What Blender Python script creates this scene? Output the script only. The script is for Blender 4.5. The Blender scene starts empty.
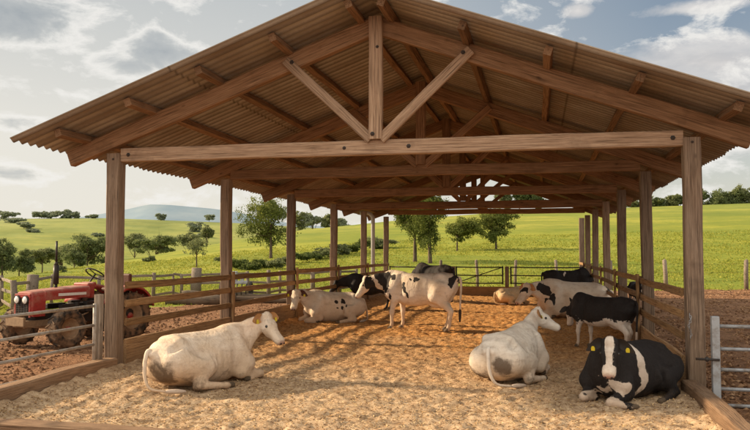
import bpy, bmesh, math, random
import numpy as np
from mathutils import Vector, Matrix, noise
random.seed(7); np.random.seed(7)
R = math.radians
S = bpy.context.scene
COL = S.collection

# ------------------------------------------------------------------ camera
F0, PSI, CH = 740.0, R(12.42), 1.75
PHI = math.atan(37/740)
fw = Vector((-math.sin(PSI), math.cos(PSI), 0)); rt = Vector((math.cos(PSI), math.sin(PSI), 0)); up = Vector((0, 0, 1))
cf = fw*math.cos(PHI)+up*math.sin(PHI); cu = up*math.cos(PHI)-fw*math.sin(PHI)
CAM = Vector((0, 0, CH))
def ray(px, py): return (cf+rt*((px-375)/F0)+cu*((215-py)/F0)).normalized()
def on_z(px, py, z=0.0):
    d = ray(px, py); t = (z-CH)/d.z; return CAM+d*t
def at_F(px, F, z=0.0):
    return Vector((0, 0, z))+fw*F+rt*(F*(px-375)/F0)
cam_d = bpy.data.cameras.new('camera'); cam = bpy.data.objects.new('camera', cam_d); COL.objects.link(cam)
cam_d.sensor_width = 36; cam_d.lens = 36*F0/750; cam_d.clip_end = 20000; cam_d.clip_start = 0.1
cam.matrix_world = Matrix((( rt.x, cu.x, -cf.x, 0), (rt.y, cu.y, -cf.y, 0), (rt.z, cu.z, -cf.z, CH), (0, 0, 0, 1)))
S.camera = cam

# ------------------------------------------------------------------ helpers
def tag(o, label=None, cat=None, group=None, kind=None):
    if label: o['label'] = label
    if cat: o['category'] = cat
    if group: o['group'] = group
    if kind: o['kind'] = kind
    return o
def empty(name, loc=(0, 0, 0), rz=0.0, label=None, cat=None, group=None):
    o = bpy.data.objects.new(name, None); COL.objects.link(o); o.location = loc; o.rotation_euler = (0, 0, rz)
    return tag(o, label, cat, group)
def mobj(name, verts, faces, mat, parent=None, smooth=False, loc=None):
    me = bpy.data.meshes.new(name); me.from_pydata([tuple(v) for v in verts], [], [tuple(f) for f in faces])
    for m in (mat if isinstance(mat, (list, tuple)) else [mat]): me.materials.append(m)
    if smooth: me.polygons.foreach_set('use_smooth', [True]*len(me.polygons))
    me.update()
    o = bpy.data.objects.new(name, me); COL.objects.link(o)
    if parent: o.parent = parent
    if loc: o.location = loc
    return o
class MB:
    """collects shapes of one part"""
    def __init__(s): s.v = []; s.f = []; s.mi = []
    def add(s, vs, fs, mi=0):
        b = len(s.v); s.v += [tuple(v) for v in vs]; s.f += [tuple(b+i for i in f) for f in fs]; s.mi += [mi]*len(fs)
    def box(s, c, d, M=None, mi=0):
        vs = [Vector(((i-.5)*d[0], (j-.5)*d[1], (k-.5)*d[2])) for i in (0, 1) for j in (0, 1) for k in (0, 1)]
        if M: vs = [M @ v for v in vs]
        vs = [v+Vector(c) for v in vs]
        s.add(vs, [(0, 1, 3, 2), (4, 6, 7, 5), (0, 4, 5, 1), (2, 3, 7, 6), (0, 2, 6, 4), (1, 5, 7, 3)], mi)
    def tube(s, pts, rad, n=8, cap=True, mi=0):
        pts = [Vector(p) for p in pts]; rings = []
        if not isinstance(rad, (list, tuple)): rad = [rad]*len(pts)
        ref = None
        for i, p in enumerate(pts):
            d = (pts[min(i+1, len(pts)-1)]-pts[max(i-1, 0)]).normalized()
            if ref is None: ref = d.orthogonal().normalized()
            a = (ref-d*ref.dot(d)).normalized(); ref = a; b = d.cross(a)
            rings.append([p+(a*math.cos(2*math.pi*k/n)+b*math.sin(2*math.pi*k/n))*rad[i] for k in range(n)])
        vs = [v for r in rings for v in r]; fs = []
        for i in range(len(pts)-1):
            for k in range(n):
                fs.append((i*n+k, i*n+(k+1) % n, (i+1)*n+(k+1) % n, (i+1)*n+k))
        if cap: fs.append(tuple(reversed(range(n)))); fs.append(tuple(range((len(pts)-1)*n, len(pts)*n)))
        s.add(vs, fs, mi)
    def lathe(s, prof, axis='z', n=24, c=(0, 0, 0), M=None, mi=0):
        vs = []; fs = []; m = len(prof)
        for k in range(n):
            a = 2*math.pi*k/n
            for r, h in prof:
                v = Vector((r*math.cos(a), r*math.sin(a), h))
                if M: v = M @ v
                vs.append(v+Vector(c))
        for k in range(n):
            for i in range(m-1):
                fs.append((k*m+i, ((k+1) % n)*m+i, ((k+1) % n)*m+i+1, k*m+i+1))
        s.add(vs, fs, mi)
    def sphere(s, c, r, n=10, mi=0, sc=(1, 1, 1)):
        prof = [(r*math.sin(math.pi*i/n), -r*math.cos(math.pi*i/n)) for i in range(n+1)]
        M = Matrix.Diagonal((sc[0], sc[1], sc[2])).to_3x3()
        s.lathe(prof, n=n+4, c=c, M=M, mi=mi)
    def build(s, name, mat, parent=None, smooth=False, loc=None, bevel=0):
        o = mobj(name, s.v, s.f, mat, parent, smooth, loc)
        if isinstance(mat, (list, tuple)): o.data.polygons.foreach_set('material_index', s.mi)
        if bevel:
            b = o.modifiers.new('bevel', 'BEVEL'); b.width = bevel; b.segments = 2; b.limit_method = 'ANGLE'
        return o

def beam(name, a, b, w, h, mat, parent=None, rough=0.006, upv=(0, 0, 1), bev=0.012):
    """rough sawn timber from a to b, w across, h deep; its own local X runs along the grain"""
    a = Vector(a); b = Vector(b); L = (b-a).length; d = (b-a).normalized()
    u = Vector(upv); 
    if abs(u.dot(d)) > .97: u = Vector((0, 1, 0))
    y = u.cross(d).normalized(); z = d.cross(y)
    M = Matrix(((d.x, y.x, z.x, a.x), (d.y, y.y, z.y, a.y), (d.z, y.z, z.z, a.z), (0, 0, 0, 1)))
    n = max(2, int(L/0.35)); vs = []; fs = []
    sd = random.random()*100
    c = bev
    sec = [(-.5, -.5, c, 0), (-.5, -.5, 0, c), (-.5, .5, 0, -c), (-.5, .5, c, 0), (.5, .5, -c, 0), (.5, .5, 0, -c), (.5, -.5, 0, c), (.5, -.5, -c, 0)]
    for i in range(n+1):
        x = L*i/n
        oy = rough*1.6*noise.noise((x*.6, sd, 0)); oz = rough*1.6*noise.noise((x*.6, sd, 9))
        for k, (sy, sz, cy, cz) in enumerate(sec):
            j = rough*noise.noise((x*2.3, sd+k*3.1, 4))
            vs.append((x, sy*(w+j)+cy+oy, sz*(h+j)+cz+oz))
    for i in range(n):
        for k in range(8): fs.append((i*8+k, i*8+(k+1) % 8, (i+1)*8+(k+1) % 8, (i+1)*8+k))
    fs.append(tuple(reversed(range(8)))); fs.append(tuple(range(n*8, n*8+8)))
    o = mobj(name, vs, [tuple(reversed(f)) for f in fs], mat, parent)
    if parent:
        o.matrix_parent_inverse = Matrix.Identity(4)
        o.matrix_local = Matrix.Translation(-Vector(parent.location)) @ M if parent.rotation_euler.z == 0 else (Matrix.Translation(parent.location) @ Matrix.Rotation(parent.rotation_euler.z, 4, 'Z')).inverted() @ M
    else: o.matrix_world = M
    return o

# ------------------------------------------------------------------ materials
class NT:
    def __init__(s, name):
        s.m = bpy.data.materials.new(name); s.m.use_nodes = True; s.t = s.m.node_tree; s.N = s.t.nodes; s.L = s.t.links
        s.b = s.N['Principled BSDF']; s.out = s.N['Material Output']
    def n(s, typ, **kw):
        x = s.N.new('ShaderNode'+typ)
        for k, v in kw.items():
            if k in x.inputs.keys() if isinstance(k, str) else False: x.inputs[k].default_value = v
            else: setattr(x, k, v)
        return x
    def l(s, a, b): s.L.new(a, b)
    def noise(s, vec, scale, detail=4, rough=.55, dist=0.0):
        x = s.N.new('ShaderNodeTexNoise'); x.inputs['Scale'].default_value = scale; x.inputs['Detail'].default_value = detail
        x.inputs['Roughness'].default_value = rough; x.inputs['Distortion'].default_value = dist
        if vec is not None: s.l(vec, x.inputs['Vector'])
        return x.outputs['Fac']
    def ramp(s, fac, stops, interp='LINEAR'):
        x = s.N.new('ShaderNodeValToRGB'); s.l(fac, x.inputs[0]); cr = x.color_ramp; cr.interpolation = interp
        while len(cr.elements) < len(stops): cr.elements.new(.5)
        for e, (p, c) in zip(cr.elements, stops):
            e.position = p; e.color = (c, c, c, 1) if isinstance(c, (int, float)) else (*c, 1)
        return x.outputs[0]
    def mix(s, fac, a, b, mode='MIX'):
        x = s.N.new('ShaderNodeMix'); x.data_type = 'RGBA'; x.blend_type = mode
        for v, i in ((fac, 0), (a, 6), (b, 7)):
            if isinstance(v, (int, float)): x.inputs[i].default_value = v if i == 0 else (v, v, v, 1)
            elif isinstance(v, tuple): x.inputs[i].default_value = (*v, 1)
            else: s.l(v, x.inputs[i])
        return x.outputs[2]
    def math(s, op, a, b=0.0, clamp=False):
        x = s.N.new('ShaderNodeMath'); x.operation = op; x.use_clamp = clamp
        for v, i in ((a, 0), (b, 1)):
            if isinstance(v, (int, float)): x.inputs[i].default_value = v
            else: s.l(v, x.inputs[i])
        return x.outputs[0]
    def mapping(s, vec, sc=(1, 1, 1), loc=None, rot=None):
        x = s.N.new('ShaderNodeMapping'); x.inputs['Scale'].default_value = sc; s.l(vec, x.inputs['Vector'])
        if loc is not None:
            if isinstance(loc, tuple): x.inputs['Location'].default_value = loc
            else: s.l(loc, x.inputs['Location'])
        if rot: x.inputs['Rotation'].default_value = rot
        return x.outputs[0]
    def coord(s, k='Object'): return s.N.new('ShaderNodeTexCoord').outputs[k]
    def pos(s): return s.N.new('ShaderNodeNewGeometry').outputs['Position']
    def attr(s, name, out='Fac'):
        x = s.N.new('ShaderNodeAttribute'); x.attribute_name = name; return x.outputs[out]
    def bump(s, h, strength=.5, dist=.01, normal=None):
        x = s.N.new('ShaderNodeBump'); x.inputs['Strength'].default_value = strength; x.inputs['Distance'].default_value = dist
        s.l(h, x.inputs['Height'])
        if normal is not None: s.l(normal, x.inputs['Normal'])
        return x.outputs[0]
    def fin(s, col=None, rough=.8, bump=None, spec=.3, metal=0.0):
        if col is not None:
            if isinstance(col, tuple): s.b.inputs['Base Color'].default_value = (*col, 1)
            else: s.l(col, s.b.inputs['Base Color'])
        if isinstance(rough, (int, float)): s.b.inputs['Roughness'].default_value = rough
        else: s.l(rough, s.b.inputs['Roughness'])
        s.b.inputs['Specular IOR Level'].default_value = spec; s.b.inputs['Metallic'].default_value = metal
        if bump is not None: s.l(bump, s.b.inputs['Normal'])
        return s.m

def wood(name, dark, mid, light, worn=None):
    t = NT(name); oi = t.n('ObjectInfo').outputs['Random']
    cmb = t.n('CombineXYZ'); t.l(t.math('MULTIPLY', oi, 37.0), cmb.inputs[0]); t.l(t.math('MULTIPLY', oi, 11.0), cmb.inputs[1])
    co = t.coord('Object')
    v = t.mapping(co, (1.3, 36, 36), cmb.outputs[0])
    g = t.noise(v, 1.6, 6, .62, .6)
    v2 = t.mapping(co, (1.6, 85, 85), cmb.outputs[0]); g2 = t.noise(v2, 1.0, 3, .6)
    v3 = t.mapping(co, (1.3, 3, 3), cmb.outputs[0]); g3 = t.noise(v3, 1.3, 4, .6)
    c = t.ramp(g, [(.28, dark), (.5, mid), (.72, light)])
    c = t.mix(t.ramp(g3, [(.35, 0.0), (.7, .55)]), c, worn or light)
    cracks = t.ramp(g2, [(.36, 0.0), (.46, 1.0)])
    c = t.mix(t.math('MULTIPLY', t.math('SUBTRACT', 1.0, cracks), .6), c, tuple(x*.35 for x in dark))
    vo = t.N.new('ShaderNodeTexVoronoi'); vo.inputs['Scale'].default_value = 1.7; t.l(t.mapping(co, (1, 2.2, 2.2), cmb.outputs[0]), vo.inputs['Vector'])
    kn = t.ramp(vo.outputs['Distance'], [(.03, 1.0), (.09, 0.0)])
    c = t.mix(t.math('MULTIPLY', kn, .7), c, tuple(x*.4 for x in dark))
    sp_ = t.N.new('ShaderNodeSeparateXYZ'); t.l(t.pos(), sp_.inputs[0])
    g4 = t.noise(t.pos(), 2.6, 5, .65); st = t.ramp(t.math('ADD', sp_.outputs[2], t.math('MULTIPLY', g4, .9)), [(.35, .6), (1.0, 0.0)])
    c = t.mix(st, c, (.15, .095, .055)); c = t.mix(t.ramp(g4, [(.55, 0.0), (.75, .45)]), c, tuple(x*.55 for x in dark))
    hsv = t.N.new('ShaderNodeHueSaturation'); t.l(c, hsv.inputs['Color']); t.l(t.math('ADD', t.math('MULTIPLY', oi, .5), .8), hsv.inputs['Value'])
    return t.fin(hsv.outputs[0], .82, t.bump(t.math('ADD', g, t.math('MULTIPLY', g2, 1.2)), .9, .010), .2)
W_TRUSS = wood('wood_truss', (.105, .055, .028), (.235, .128, .066), (.37, .22, .125), (.29, .165, .09))
W_PALE = wood('wood_pale', (.15, .088, .052), (.34, .22, .14), (.50, .35, .235), (.40, .27, .18))
W_POST = wood('wood_post', (.10, .064, .042), (.225, .15, .10), (.37, .265, .185), (.29, .215, .155))
W_RAIL = wood('wood_rail', (.12, .06, .025), (.29, .16, .07), (.45, .27, .125), (.33, .20, .10))
W_CURB = wood('wood_curb', (.12, .065, .035), (.26, .15, .085), (.40, .25, .15), (.36, .24, .15))
W_BOARD = wood('wood_board', (.18, .09, .04), (.40, .23, .11), (.58, .36, .18), (.45, .28, .14))  # brighter copy of the rail wood, lit look put into the colour
W_GREY = wood('wood_grey', (.10, .075, .055), (.22, .17, .13), (.34, .28, .22), (.28, .23, .18))

def metal(name, col, rust=(.16, .07, .035), amt=.5, rough=.5, met=.6):
    t = NT(name); co = t.coord('Object'); n1 = t.noise(co, 7, 6, .65); n2 = t.noise(co, 45, 3, .6)
    m = t.ramp(n1, [(1-amt-.12, 0.0), (1-amt+.1, 1.0)])
    c = t.mix(t.math('MULTIPLY', m, .85), col, rust); c = t.mix(t.math('MULTIPLY', n2, .3), c, tuple(x*.5 for x in col))
    return t.fin(c, t.math('ADD', t.math('MULTIPLY', m, .35), rough), t.bump(n2, .2, .002), .4, met)
M_GALV = metal('galvanised', (.42, .44, .46), (.20, .14, .09), .42, .5, .35)
M_TUBE = metal('rusty_tube', (.42, .38, .33), (.22, .14, .09), .42, .6, .2)
M_DARK = metal('dark_steel', (.045, .04, .036), (.10, .05, .03), .4, .6, .3)
def redp():
    t = NT('red_paint'); co = t.coord('Object'); n = t.noise(co, 5, 6, .65); n2 = t.noise(co, 40, 3)
    c = t.mix(t.ramp(n2, [(.3, .5), (.6, 0.0)]), (.33, .028, .022), (.17, .018, .014))
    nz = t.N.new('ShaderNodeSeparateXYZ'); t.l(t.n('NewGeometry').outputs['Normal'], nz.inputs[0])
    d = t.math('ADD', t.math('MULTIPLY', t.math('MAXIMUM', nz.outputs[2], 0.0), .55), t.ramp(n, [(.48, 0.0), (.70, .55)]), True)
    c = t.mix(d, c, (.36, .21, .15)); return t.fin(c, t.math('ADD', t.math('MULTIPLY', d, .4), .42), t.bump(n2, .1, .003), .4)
M_RED = redp()
M_BLACKP = metal('black_iron', (.02, .018, .017), (.06, .035, .025), .45, .5, .2)
M_PIPE = metal('pale_pipe', (.55, .55, .52), (.35, .28, .2), .3, .5, 0.1)
def simple(name, col, rough=.6, nz=0.0, sc=30, spec=.3):
    t = NT(name)
    if nz:
        n = t.noise(t.coord('Object'), sc, 4, .6)
        return t.fin(t.mix(n, tuple(x*(1-nz) for x in col), tuple(min(1, x*(1+nz)) for x in col)), rough, t.bump(n, .3, .004), spec)
    return t.fin(col, rough, None, spec)
M_TYRE = (lambda t: t.fin(t.mix(t.ramp(t.noise(t.coord('Object'), 9, 5), [(.38, 0.0), (.62, 1.0)]), (.03, .026, .023), (.20, .125, .075)), .9, t.bump(t.noise(t.coord('Object'), 40, 3), .4, .006), .2))(NT('muddy_tyre'))
M_RIM = simple('rim_mud', (.26, .17, .10), .8, .5, 18)
M_LAMP = simple('lamp_glass', (.8, .78, .72), .15, 0, 1, .6)
M_TAG = simple('ear_tag', (.62, .48, .03), .45, .25, 60)
M_DECAL = simple('white_decal', (.72, .70, .66), .6, .25, 60)
M_SEAT = simple('seat_vinyl', (.10, .035, .02), .6, .3)

# ------------------------------------------------------------------ terrain
def lerp(x, tab):
    if x <= tab[0][0]: return tab[0][1]
    for (a, va), (b, vb) in zip(tab, tab[1:]):
        if x <= b: return va+(vb-va)*(x-a)/(b-a)
    return tab[-1][1]
def sst(x): x = max(0.0, min(1.0, x)); return x*x*(3-2*x)
YC = [(-300, 292), (0, 279), (60, 270), (110, 262), (200, 247), (240, 239), (300, 230), (390, 221), (500, 212), (640, 207), (750, 203), (1000, 196)]
RC = [(-300, 48), (0, 56), (110, 95), (200, 120), (300, 150), (400, 168), (1100, 175)]
YF = [(-300, 216), (0, 219), (60, 218), (110, 218), (240, 223), (320, 228), (500, 232), (1100, 230)]
def hgt(lat, F):
    if F < 20: return 0.0
    px = 375+F0*lat/F; px = max(-600, min(1300, px))
    yc = lerp(px, YC); rc = lerp(px, RC); zc = CH+(252-yc)*rc/F0
    r0 = 36 if px > 240 else 36+(240-px)*.01
    r0 = min(r0, rc-12)
    if F < rc:
        x = max(0, (F-r0)/(rc-r0)); z = zc*(x*.85+.15*x*x) if x > 0 else 0
        z += .12*noise.noise((lat*.09, F*.09, 0))*sst((F-38)/20)*(1+F*.01)*(1-sst((F-rc+25)/25))
        z *= sst((F-30)/10) if zc < 1.75 else 1
        return z
    # behind the crest: dip into the valley, then the far hill
    zf = CH+(252-lerp(px, YF))*400/F0
    val = min(zc, 3.0)-7.5*sst((F-rc)/45.0) if px < 300 else zc-10*sst((F-rc)/90)
    if F < rc+60: return val if px < 300 else val
    k = sst((F-rc-60)/(400-rc-60)) if F < 400 else 1
    x = max(0, min(1, (F-rc-60)/(400-rc-60)))
    k = x*.7+.3*sst(x)
    z = val+(zf-val)*k
    z += 1.1*noise.noise((lat*.012, F*.012, 3))*x*(1-x)*3
    if F > 400: z = zf-min(60, (F-400)*.05)
    return z
def gz(p):
    q = Vector((p[0], p[1], 0)); return hgt(q.dot(rt), q.dot(fw))
def hit(px, py, Fmin=22, Fmax=430):
    """first point of the terrain met by the sight line, else the crest"""
    F = Fmin; best = None
    while F < Fmax:
        lat = F*(px-375)/F0; z = hgt(lat, F); yy = 252-(z-CH)*F0/F
        if yy <= py: return at_F(px, F, z)
        F *= 1.01
    return None
# dirt / grass signed value (positive = grass)
def grassv(lat, F):
    px = 375+F0*lat/max(F, 4)
    b = lerp(px, [(-400, 15), (0, 17.5), (100, 20.5), (160, 24), (240, 26.5), (300, 28), (380, 30), (560, 31.5), (600, 34), (900, 36)])
    return (F-b)/3.0
Fs = []; F = -25.0
while F < 26: Fs.append(F); F += .8
while F < 520: Fs.append(F); F *= 1.012
while F < 9000: Fs.append(F); F *= 1.12
ts = [math.tan(x) for x in np.linspace(-1.25, 1.25, 300)]
gv, gf, ga = [], [], []
for F in Fs:
    for t in ts:
        lat = t*max(F+6, 22)*.72
        z = hgt(lat, F)
        w = rt*lat+fw*F
        inside = (-6.3 < w.x < 2.0 and 4.0 < w.y < 30.2)
        nz = .03*noise.noise((w.x*.7, w.y*.7, 1)) if F < 60 else 0
        gv.append((w.x, w.y, z+nz-.03-(.25 if inside and -5.9 < w.x < 1.6 and 6.6 < w.y < 29 else 0))); ga.append(grassv(lat, F))
nt = len(ts)
for i in range(len(Fs)-1):
    for j in range(nt-1): gf.append((i*nt+j, i*nt+j+1, (i+1)*nt+j+1, (i+1)*nt+j))
def mat_ground():
    t = NT('ground'); P = t.pos(); g = t.attr('grassv')
    n = t.noise(P, .55, 6, .6); m = t.ramp(t.math('ADD', g, t.math('MULTIPLY', t.math('SUBTRACT', n, .5), 2.4)), [(.0, 0.0), (.16, 1.0)])
    # dirt
    d1 = t.noise(P, 1.2, 6, .6); d2 = t.noise(P, 11, 5, .65)
    dc = t.ramp(d1, [(.3, (.17, .085, .045)), (.52, (.34, .18, .095)), (.75, (.46, .27, .16))])
    dc = t.mix(t.ramp(d2, [(.38, .55), (.55, 0.0)]), dc, (.07, .032, .016))
    # grass
    g1 = t.noise(P, .045, 5, .6); g2 = t.noise(t.mapping(P, (1, 1, 3)), .5, 6, .62); g3 = t.noise(P, 3.5, 5, .7)
    gc = t.ramp(g1, [(.32, (.20, .23, .035)), (.5, (.30, .30, .042)), (.68, (.42, .38, .065))])
    gc = t.mix(t.ramp(t.noise(t.mapping(P, (.5, 1, 6), None, (0, 0, -PSI)), .12, 5, .6, .3), [(.40, .5), (.55, 0.0)]), gc, (.12, .17, .03))  # shadow swaths painted into the grass as stretched darker bands
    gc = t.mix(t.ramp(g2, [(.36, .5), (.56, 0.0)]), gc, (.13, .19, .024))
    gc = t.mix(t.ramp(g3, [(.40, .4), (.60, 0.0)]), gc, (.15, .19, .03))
    gc = t.mix(t.ramp(g3, [(.62, 0.0), (.75, .45)]), gc, (.48, .42, .12))
    vl = t.N.new('ShaderNodeVectorMath'); vl.operation = 'LENGTH'; t.l(P, vl.inputs[0])
    far = t.ramp(t.math('DIVIDE', vl.outputs['Value'], 700.0, True), [(.12, 0.0), (.60, .62), (1.0, .95)])
    mot = t.ramp(t.noise(P, .022, 8, .68, .4), [(.40, (.13, .165, .075)), (.52, (.25, .28, .12)), (.66, (.33, .345, .16))])
    gc = t.mix(far, gc, mot)  # distance haze put into the colour of the far slopes
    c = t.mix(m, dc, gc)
    h = t.math('ADD', t.math('MULTIPLY', d2, .7), t.noise(P, 34, 3, .6)); hg = t.noise(P, 5, 6, .75)
    b = t.bump(t.mix(m, h, hg), .9, .07)
    return t.fin(c, .95, b, .1)
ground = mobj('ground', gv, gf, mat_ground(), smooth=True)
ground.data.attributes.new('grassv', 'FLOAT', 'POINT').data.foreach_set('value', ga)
tag(ground, kind='structure')
ground.data.update()

# distant mountain range
mv, mf = [], []
prof = [(-500, 232), (-200, 228), (0, 224), (60, 220), (100, 214), (126, 209.5), (148, 204.3), (165, 204.6), (189, 206.5), (216, 209), (240, 213), (265, 219), (300, 225), (380, 228), (900, 230), (1300, 232)]
for i in range(181):
    px = -500+i*10
    for k, (dF, fr) in enumerate([(0, 0), (200, .35), (420, .7), (700, 1.0), (1300, .1)]):
        F = 2800+dF; top = CH+(252-lerp(px, prof))*3500/F0
        z = -60+(top+60)*fr+(14*noise.noise((px*.02, k*1.7, 0)) if 0 < k < 3 else 1.2*noise.noise((px*.05, 1, 0)))
        p = at_F(px, F, z); mv.append(p)
for i in range(180):
    for k in range(4): mf.append((i*5+k, (i+1)*5+k, (i+1)*5+k+1, i*5+k+1))
t = NT('mountain'); n = t.noise(t.pos(), .006, 6, .6)  # aerial haze put into the bluish hill colour
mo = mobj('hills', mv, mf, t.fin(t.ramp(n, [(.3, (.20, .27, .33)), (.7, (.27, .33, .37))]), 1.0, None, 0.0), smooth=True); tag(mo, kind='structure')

# ------------------------------------------------------------------ barn
Y1, DY = 9.9, 4.0
XL, XR, XC = -6.12, 1.89, -2.15
def roofz(x, top=5.12): return top-.366*abs(x-XC)
YS = [Y1+DY*i for i in range(6)]
TIE = [1.335, 1.45, 1.37, 1.30, 1.51, 1.52]
barn = empty('open_barn', (XC, Y1, 0), 0, 'long open timber cattle barn with corrugated gable roof on square wooden posts', 'barn')
PW = .19
for i, y in enumerate(YS):
    for x in (XL, XR):
        zt = roofz(x)-.22-.24
        s = PW if i else PW+.015
        beam('post', (x, y, -.1), (x, y, zt), s, s, W_POST, barn, .014, (0, 1, 0), .016)
    zb = CH+TIE[i]
    beam('tie_beam', (XL+PW/2+.002, y, zb+.10), (XR-PW/2-.002, y, zb+.10), .13, .20, W_PALE if i == 0 else W_TRUSS, barn, .012)
    for sgn in (-1, 1):
        xe = XC+sgn*4.74
        a = Vector((XC+sgn*.005, y, roofz(XC)-.11-.125)); b = Vector((xe, y, roofz(xe)-.11-.125))
        beam('rafter', a, b, .13, .24, W_TRUSS, barn, .01)
        xb = XC+sgn*1.30
        yo = y-.09 if i == 0 else y-.075
        beam('brace', (XC+sgn*.07, yo, zb+.20), (xb, yo, roofz(xb)-.20), .07, .135, W_PALE if i == 0 else W_TRUSS, barn, .008)
    beam('king_post', (XC, y-.10, zb+.203), (XC, y-.10, roofz(XC)-.14), .10, .185, W_PALE if i == 0 else W_TRUSS, barn, .01, (1, 0, 0))
for bx_, bz_, yo in [(XC-1.2, roofz(XC-1.2)-.27, .128), (XC+1.2, roofz(XC+1.2)-.27, .128), (XC-.035, CH+TIE[0]+.27, .153), (XC+.035, 4.55, .153), (XL+.22, CH+TIE[0]+.10, .068), (XR-.22, CH+TIE[0]+.10, .068), (XC-.45, CH+TIE[0]+.10, .068), (XC+.45, CH+TIE[0]+.10, .068), (XL, 3.12, .10), (XR, 3.12, .10)]:
    m = MB(); m.lathe([(0, .016), (.016, .014), (.018, 0), (.032, -.002), (.032, -.008)], n=6, M=Matrix.Rotation(R(90), 3, 'X')); o = m.build('bolt', M_DARK, barn); o.location = (bx_-XC, -yo+.0, bz_)
RY0, RY1 = 8.9, 31.2
for sgn in (-1, 1):
    for off in (.22, 1.25, 2.3, 3.35, 4.42):
        x = XC+sgn*off; z = roofz(x)-.055-.025
        y = RY0+.22; first = True
        while y < RY1-.2:
            y2 = min(y+8.0 if not first else y+4.9, RY1-.15)
            beam('purlin', (x, y, z), (x, y2-.004, z), .095, .11, W_TRUSS, barn, .01, (sgn*.344, 0, .94), .006); y = y2; first = False
# corrugated sheets
def mat_roof():
    t = NT('corrugated_sheet'); P = t.coord('Object')
    a = t.noise(t.mapping(P, (.35, 2.2, .35)), 2.0, 6, .6); b = t.noise(P, 1.1, 5, .6); f = t.noise(P, 30, 4, .6)
    c = t.ramp(a, [(.28, (.30, .25, .19)), (.5, (.41, .35, .275)), (.75, (.52, .46, .375))])
    c = t.mix(t.ramp(b, [(.36, .55), (.60, 0.0)]), c, (.24, .17, .11))
    c = t.mix(t.ramp(t.noise(t.mapping(P, (.15, 5.6, .15)), 1.0, 2, .5), [(.40, .35), (.5, 0.0)]), c, (.15, .10, .065))
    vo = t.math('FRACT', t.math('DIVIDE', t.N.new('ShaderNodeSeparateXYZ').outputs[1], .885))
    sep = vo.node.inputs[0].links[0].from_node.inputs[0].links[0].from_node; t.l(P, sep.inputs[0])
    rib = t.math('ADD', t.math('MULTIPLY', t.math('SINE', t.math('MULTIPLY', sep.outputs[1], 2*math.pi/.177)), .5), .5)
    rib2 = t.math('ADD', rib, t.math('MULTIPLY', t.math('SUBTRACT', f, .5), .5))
    c = t.mix(t.ramp(rib2, [(.12, .60), (.5, 0.0)]), c, (.11, .078, .052))  # rib shading painted in as a dark line along each groove
    ax_ = t.math('ABSOLUTE', t.math('SUBTRACT', sep.outputs[0], XC)); lap = t.ramp(t.math('ABSOLUTE', t.math('SUBTRACT', ax_, 2.62)), [(.0, .7), (.025, .0)]); c = t.mix(lap, c, (.07, .05, .035))
    c = t.mix(t.ramp(t.noise(t.mapping(P, (.25, 1.3, .25)), 3.1, 6, .7), [(.58, 0.0), (.72, .55)]), c, (.24, .115, .055))
    seam = t.ramp(vo, [(.0, .55), (.035, .0)]); c = t.mix(seam, c, (.06, .04, .025))
    return t.fin(c, .85, t.bump(f, .25, .004), .2)
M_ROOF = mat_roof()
for sgn in (-1, 1):
    vs, fs = [], []; n = int((RY1-RY0)/.0221); us = [0.0, .3, .66, 1.0]
    for s_, dz in ((0, 0), (1, .012)):
        for i in range(n+1):
            y = RY0+(RY1-RY0)*i/n
            w = .026*math.sin(2*math.pi*y/.177)
            for u in us:
                ov = .018*math.sin(math.floor(y/.885)*2.3)*(u == 1.0)
                x = XC+sgn*(5.03+ov)*u
                vs.append((x, y, roofz(x)+.02+w+dz))
    k = len(us); N = (n+1)*k
    for s_ in (0, 1):
        for i in range(n):
            for j in range(k-1):
                q = (s_*N+i*k+j, s_*N+i*k+j+1, s_*N+(i+1)*k+j+1, s_*N+(i+1)*k+j); fs.append(q if (s_ == 1) == (sgn == 1) else q[::-1])
    for i in range(n): fs.append((i*k+k-1, (i+1)*k+k-1, N+(i+1)*k+k-1, N+i*k+k-1))
    for j in range(k-1):
        fs.append((j, j+1, N+j+1, N+j)); b0 = n*k; fs.append((b0+j, b0+j+1, N+b0+j+1, N+b0+j))
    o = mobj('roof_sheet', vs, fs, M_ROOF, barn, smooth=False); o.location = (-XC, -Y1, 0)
vs = []; fs = []
for i in range(40):
    y = RY0-.01+(RY1-RY0+.02)*i/39
    for dx, dz in ((-.30, -.042), (-.28, -.03), (0, .095), (.28, -.03), (.30, -.042)): vs.append((XC+dx, y, roofz(XC)+dz+.02))
for i in range(39):
    for k in range(4): fs.append((i*5+k, i*5+k+1, (i+1)*5+k+1, (i+1)*5+k))
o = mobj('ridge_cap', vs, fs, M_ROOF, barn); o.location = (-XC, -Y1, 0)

# seventh right post stands free beyond the roof end
ep = beam('timber_post', (XR, 33.9, -.1), (XR, 33.9, 3.25), .23, .23, W_POST, None, .012, (0, 1, 0))
tag(ep, 'square timber post standing alone past the far right corner of the barn', 'post')

# ------------------------------------------------------------------ side fences
RZ = [1.25, .975, .70]
def side_fence(x, side, ys, label):
    f = empty('pen_fence', (x, ys[0], 0), 0, label, 'fence', 'timber pen fences along the barn sides')
    xi = x+side*(PW/2+.024)
    for a, b in zip(ys, ys[1:]):
        for z in RZ:
            j = random.uniform(-.015, .015); k = random.uniform(-.02, .02)
            beam('rail', (xi, a+.003+(.10 if a == ys[0] else 0), z+j), (xi, b-.003, z+k), .042, .105, W_RAIL, f, .008)
        beam('base_board', (xi, a+.003+(.10 if a == ys[0] else 0), .21), (xi, b-.003, .21+random.uniform(-.01, .01)), .05, .50, W_BOARD, f, .012)
    for b in ys[1:-1]:
        beam('stile', (xi+side*.052, b-.04, -.05), (xi+side*.052, b-.04, 1.36), .055, .085, W_RAIL, f, .008, (0, 1, 0))
    return f
side_fence(XL, 1, YS, 'three rail timber pen fence with base board along left barn posts')
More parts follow.
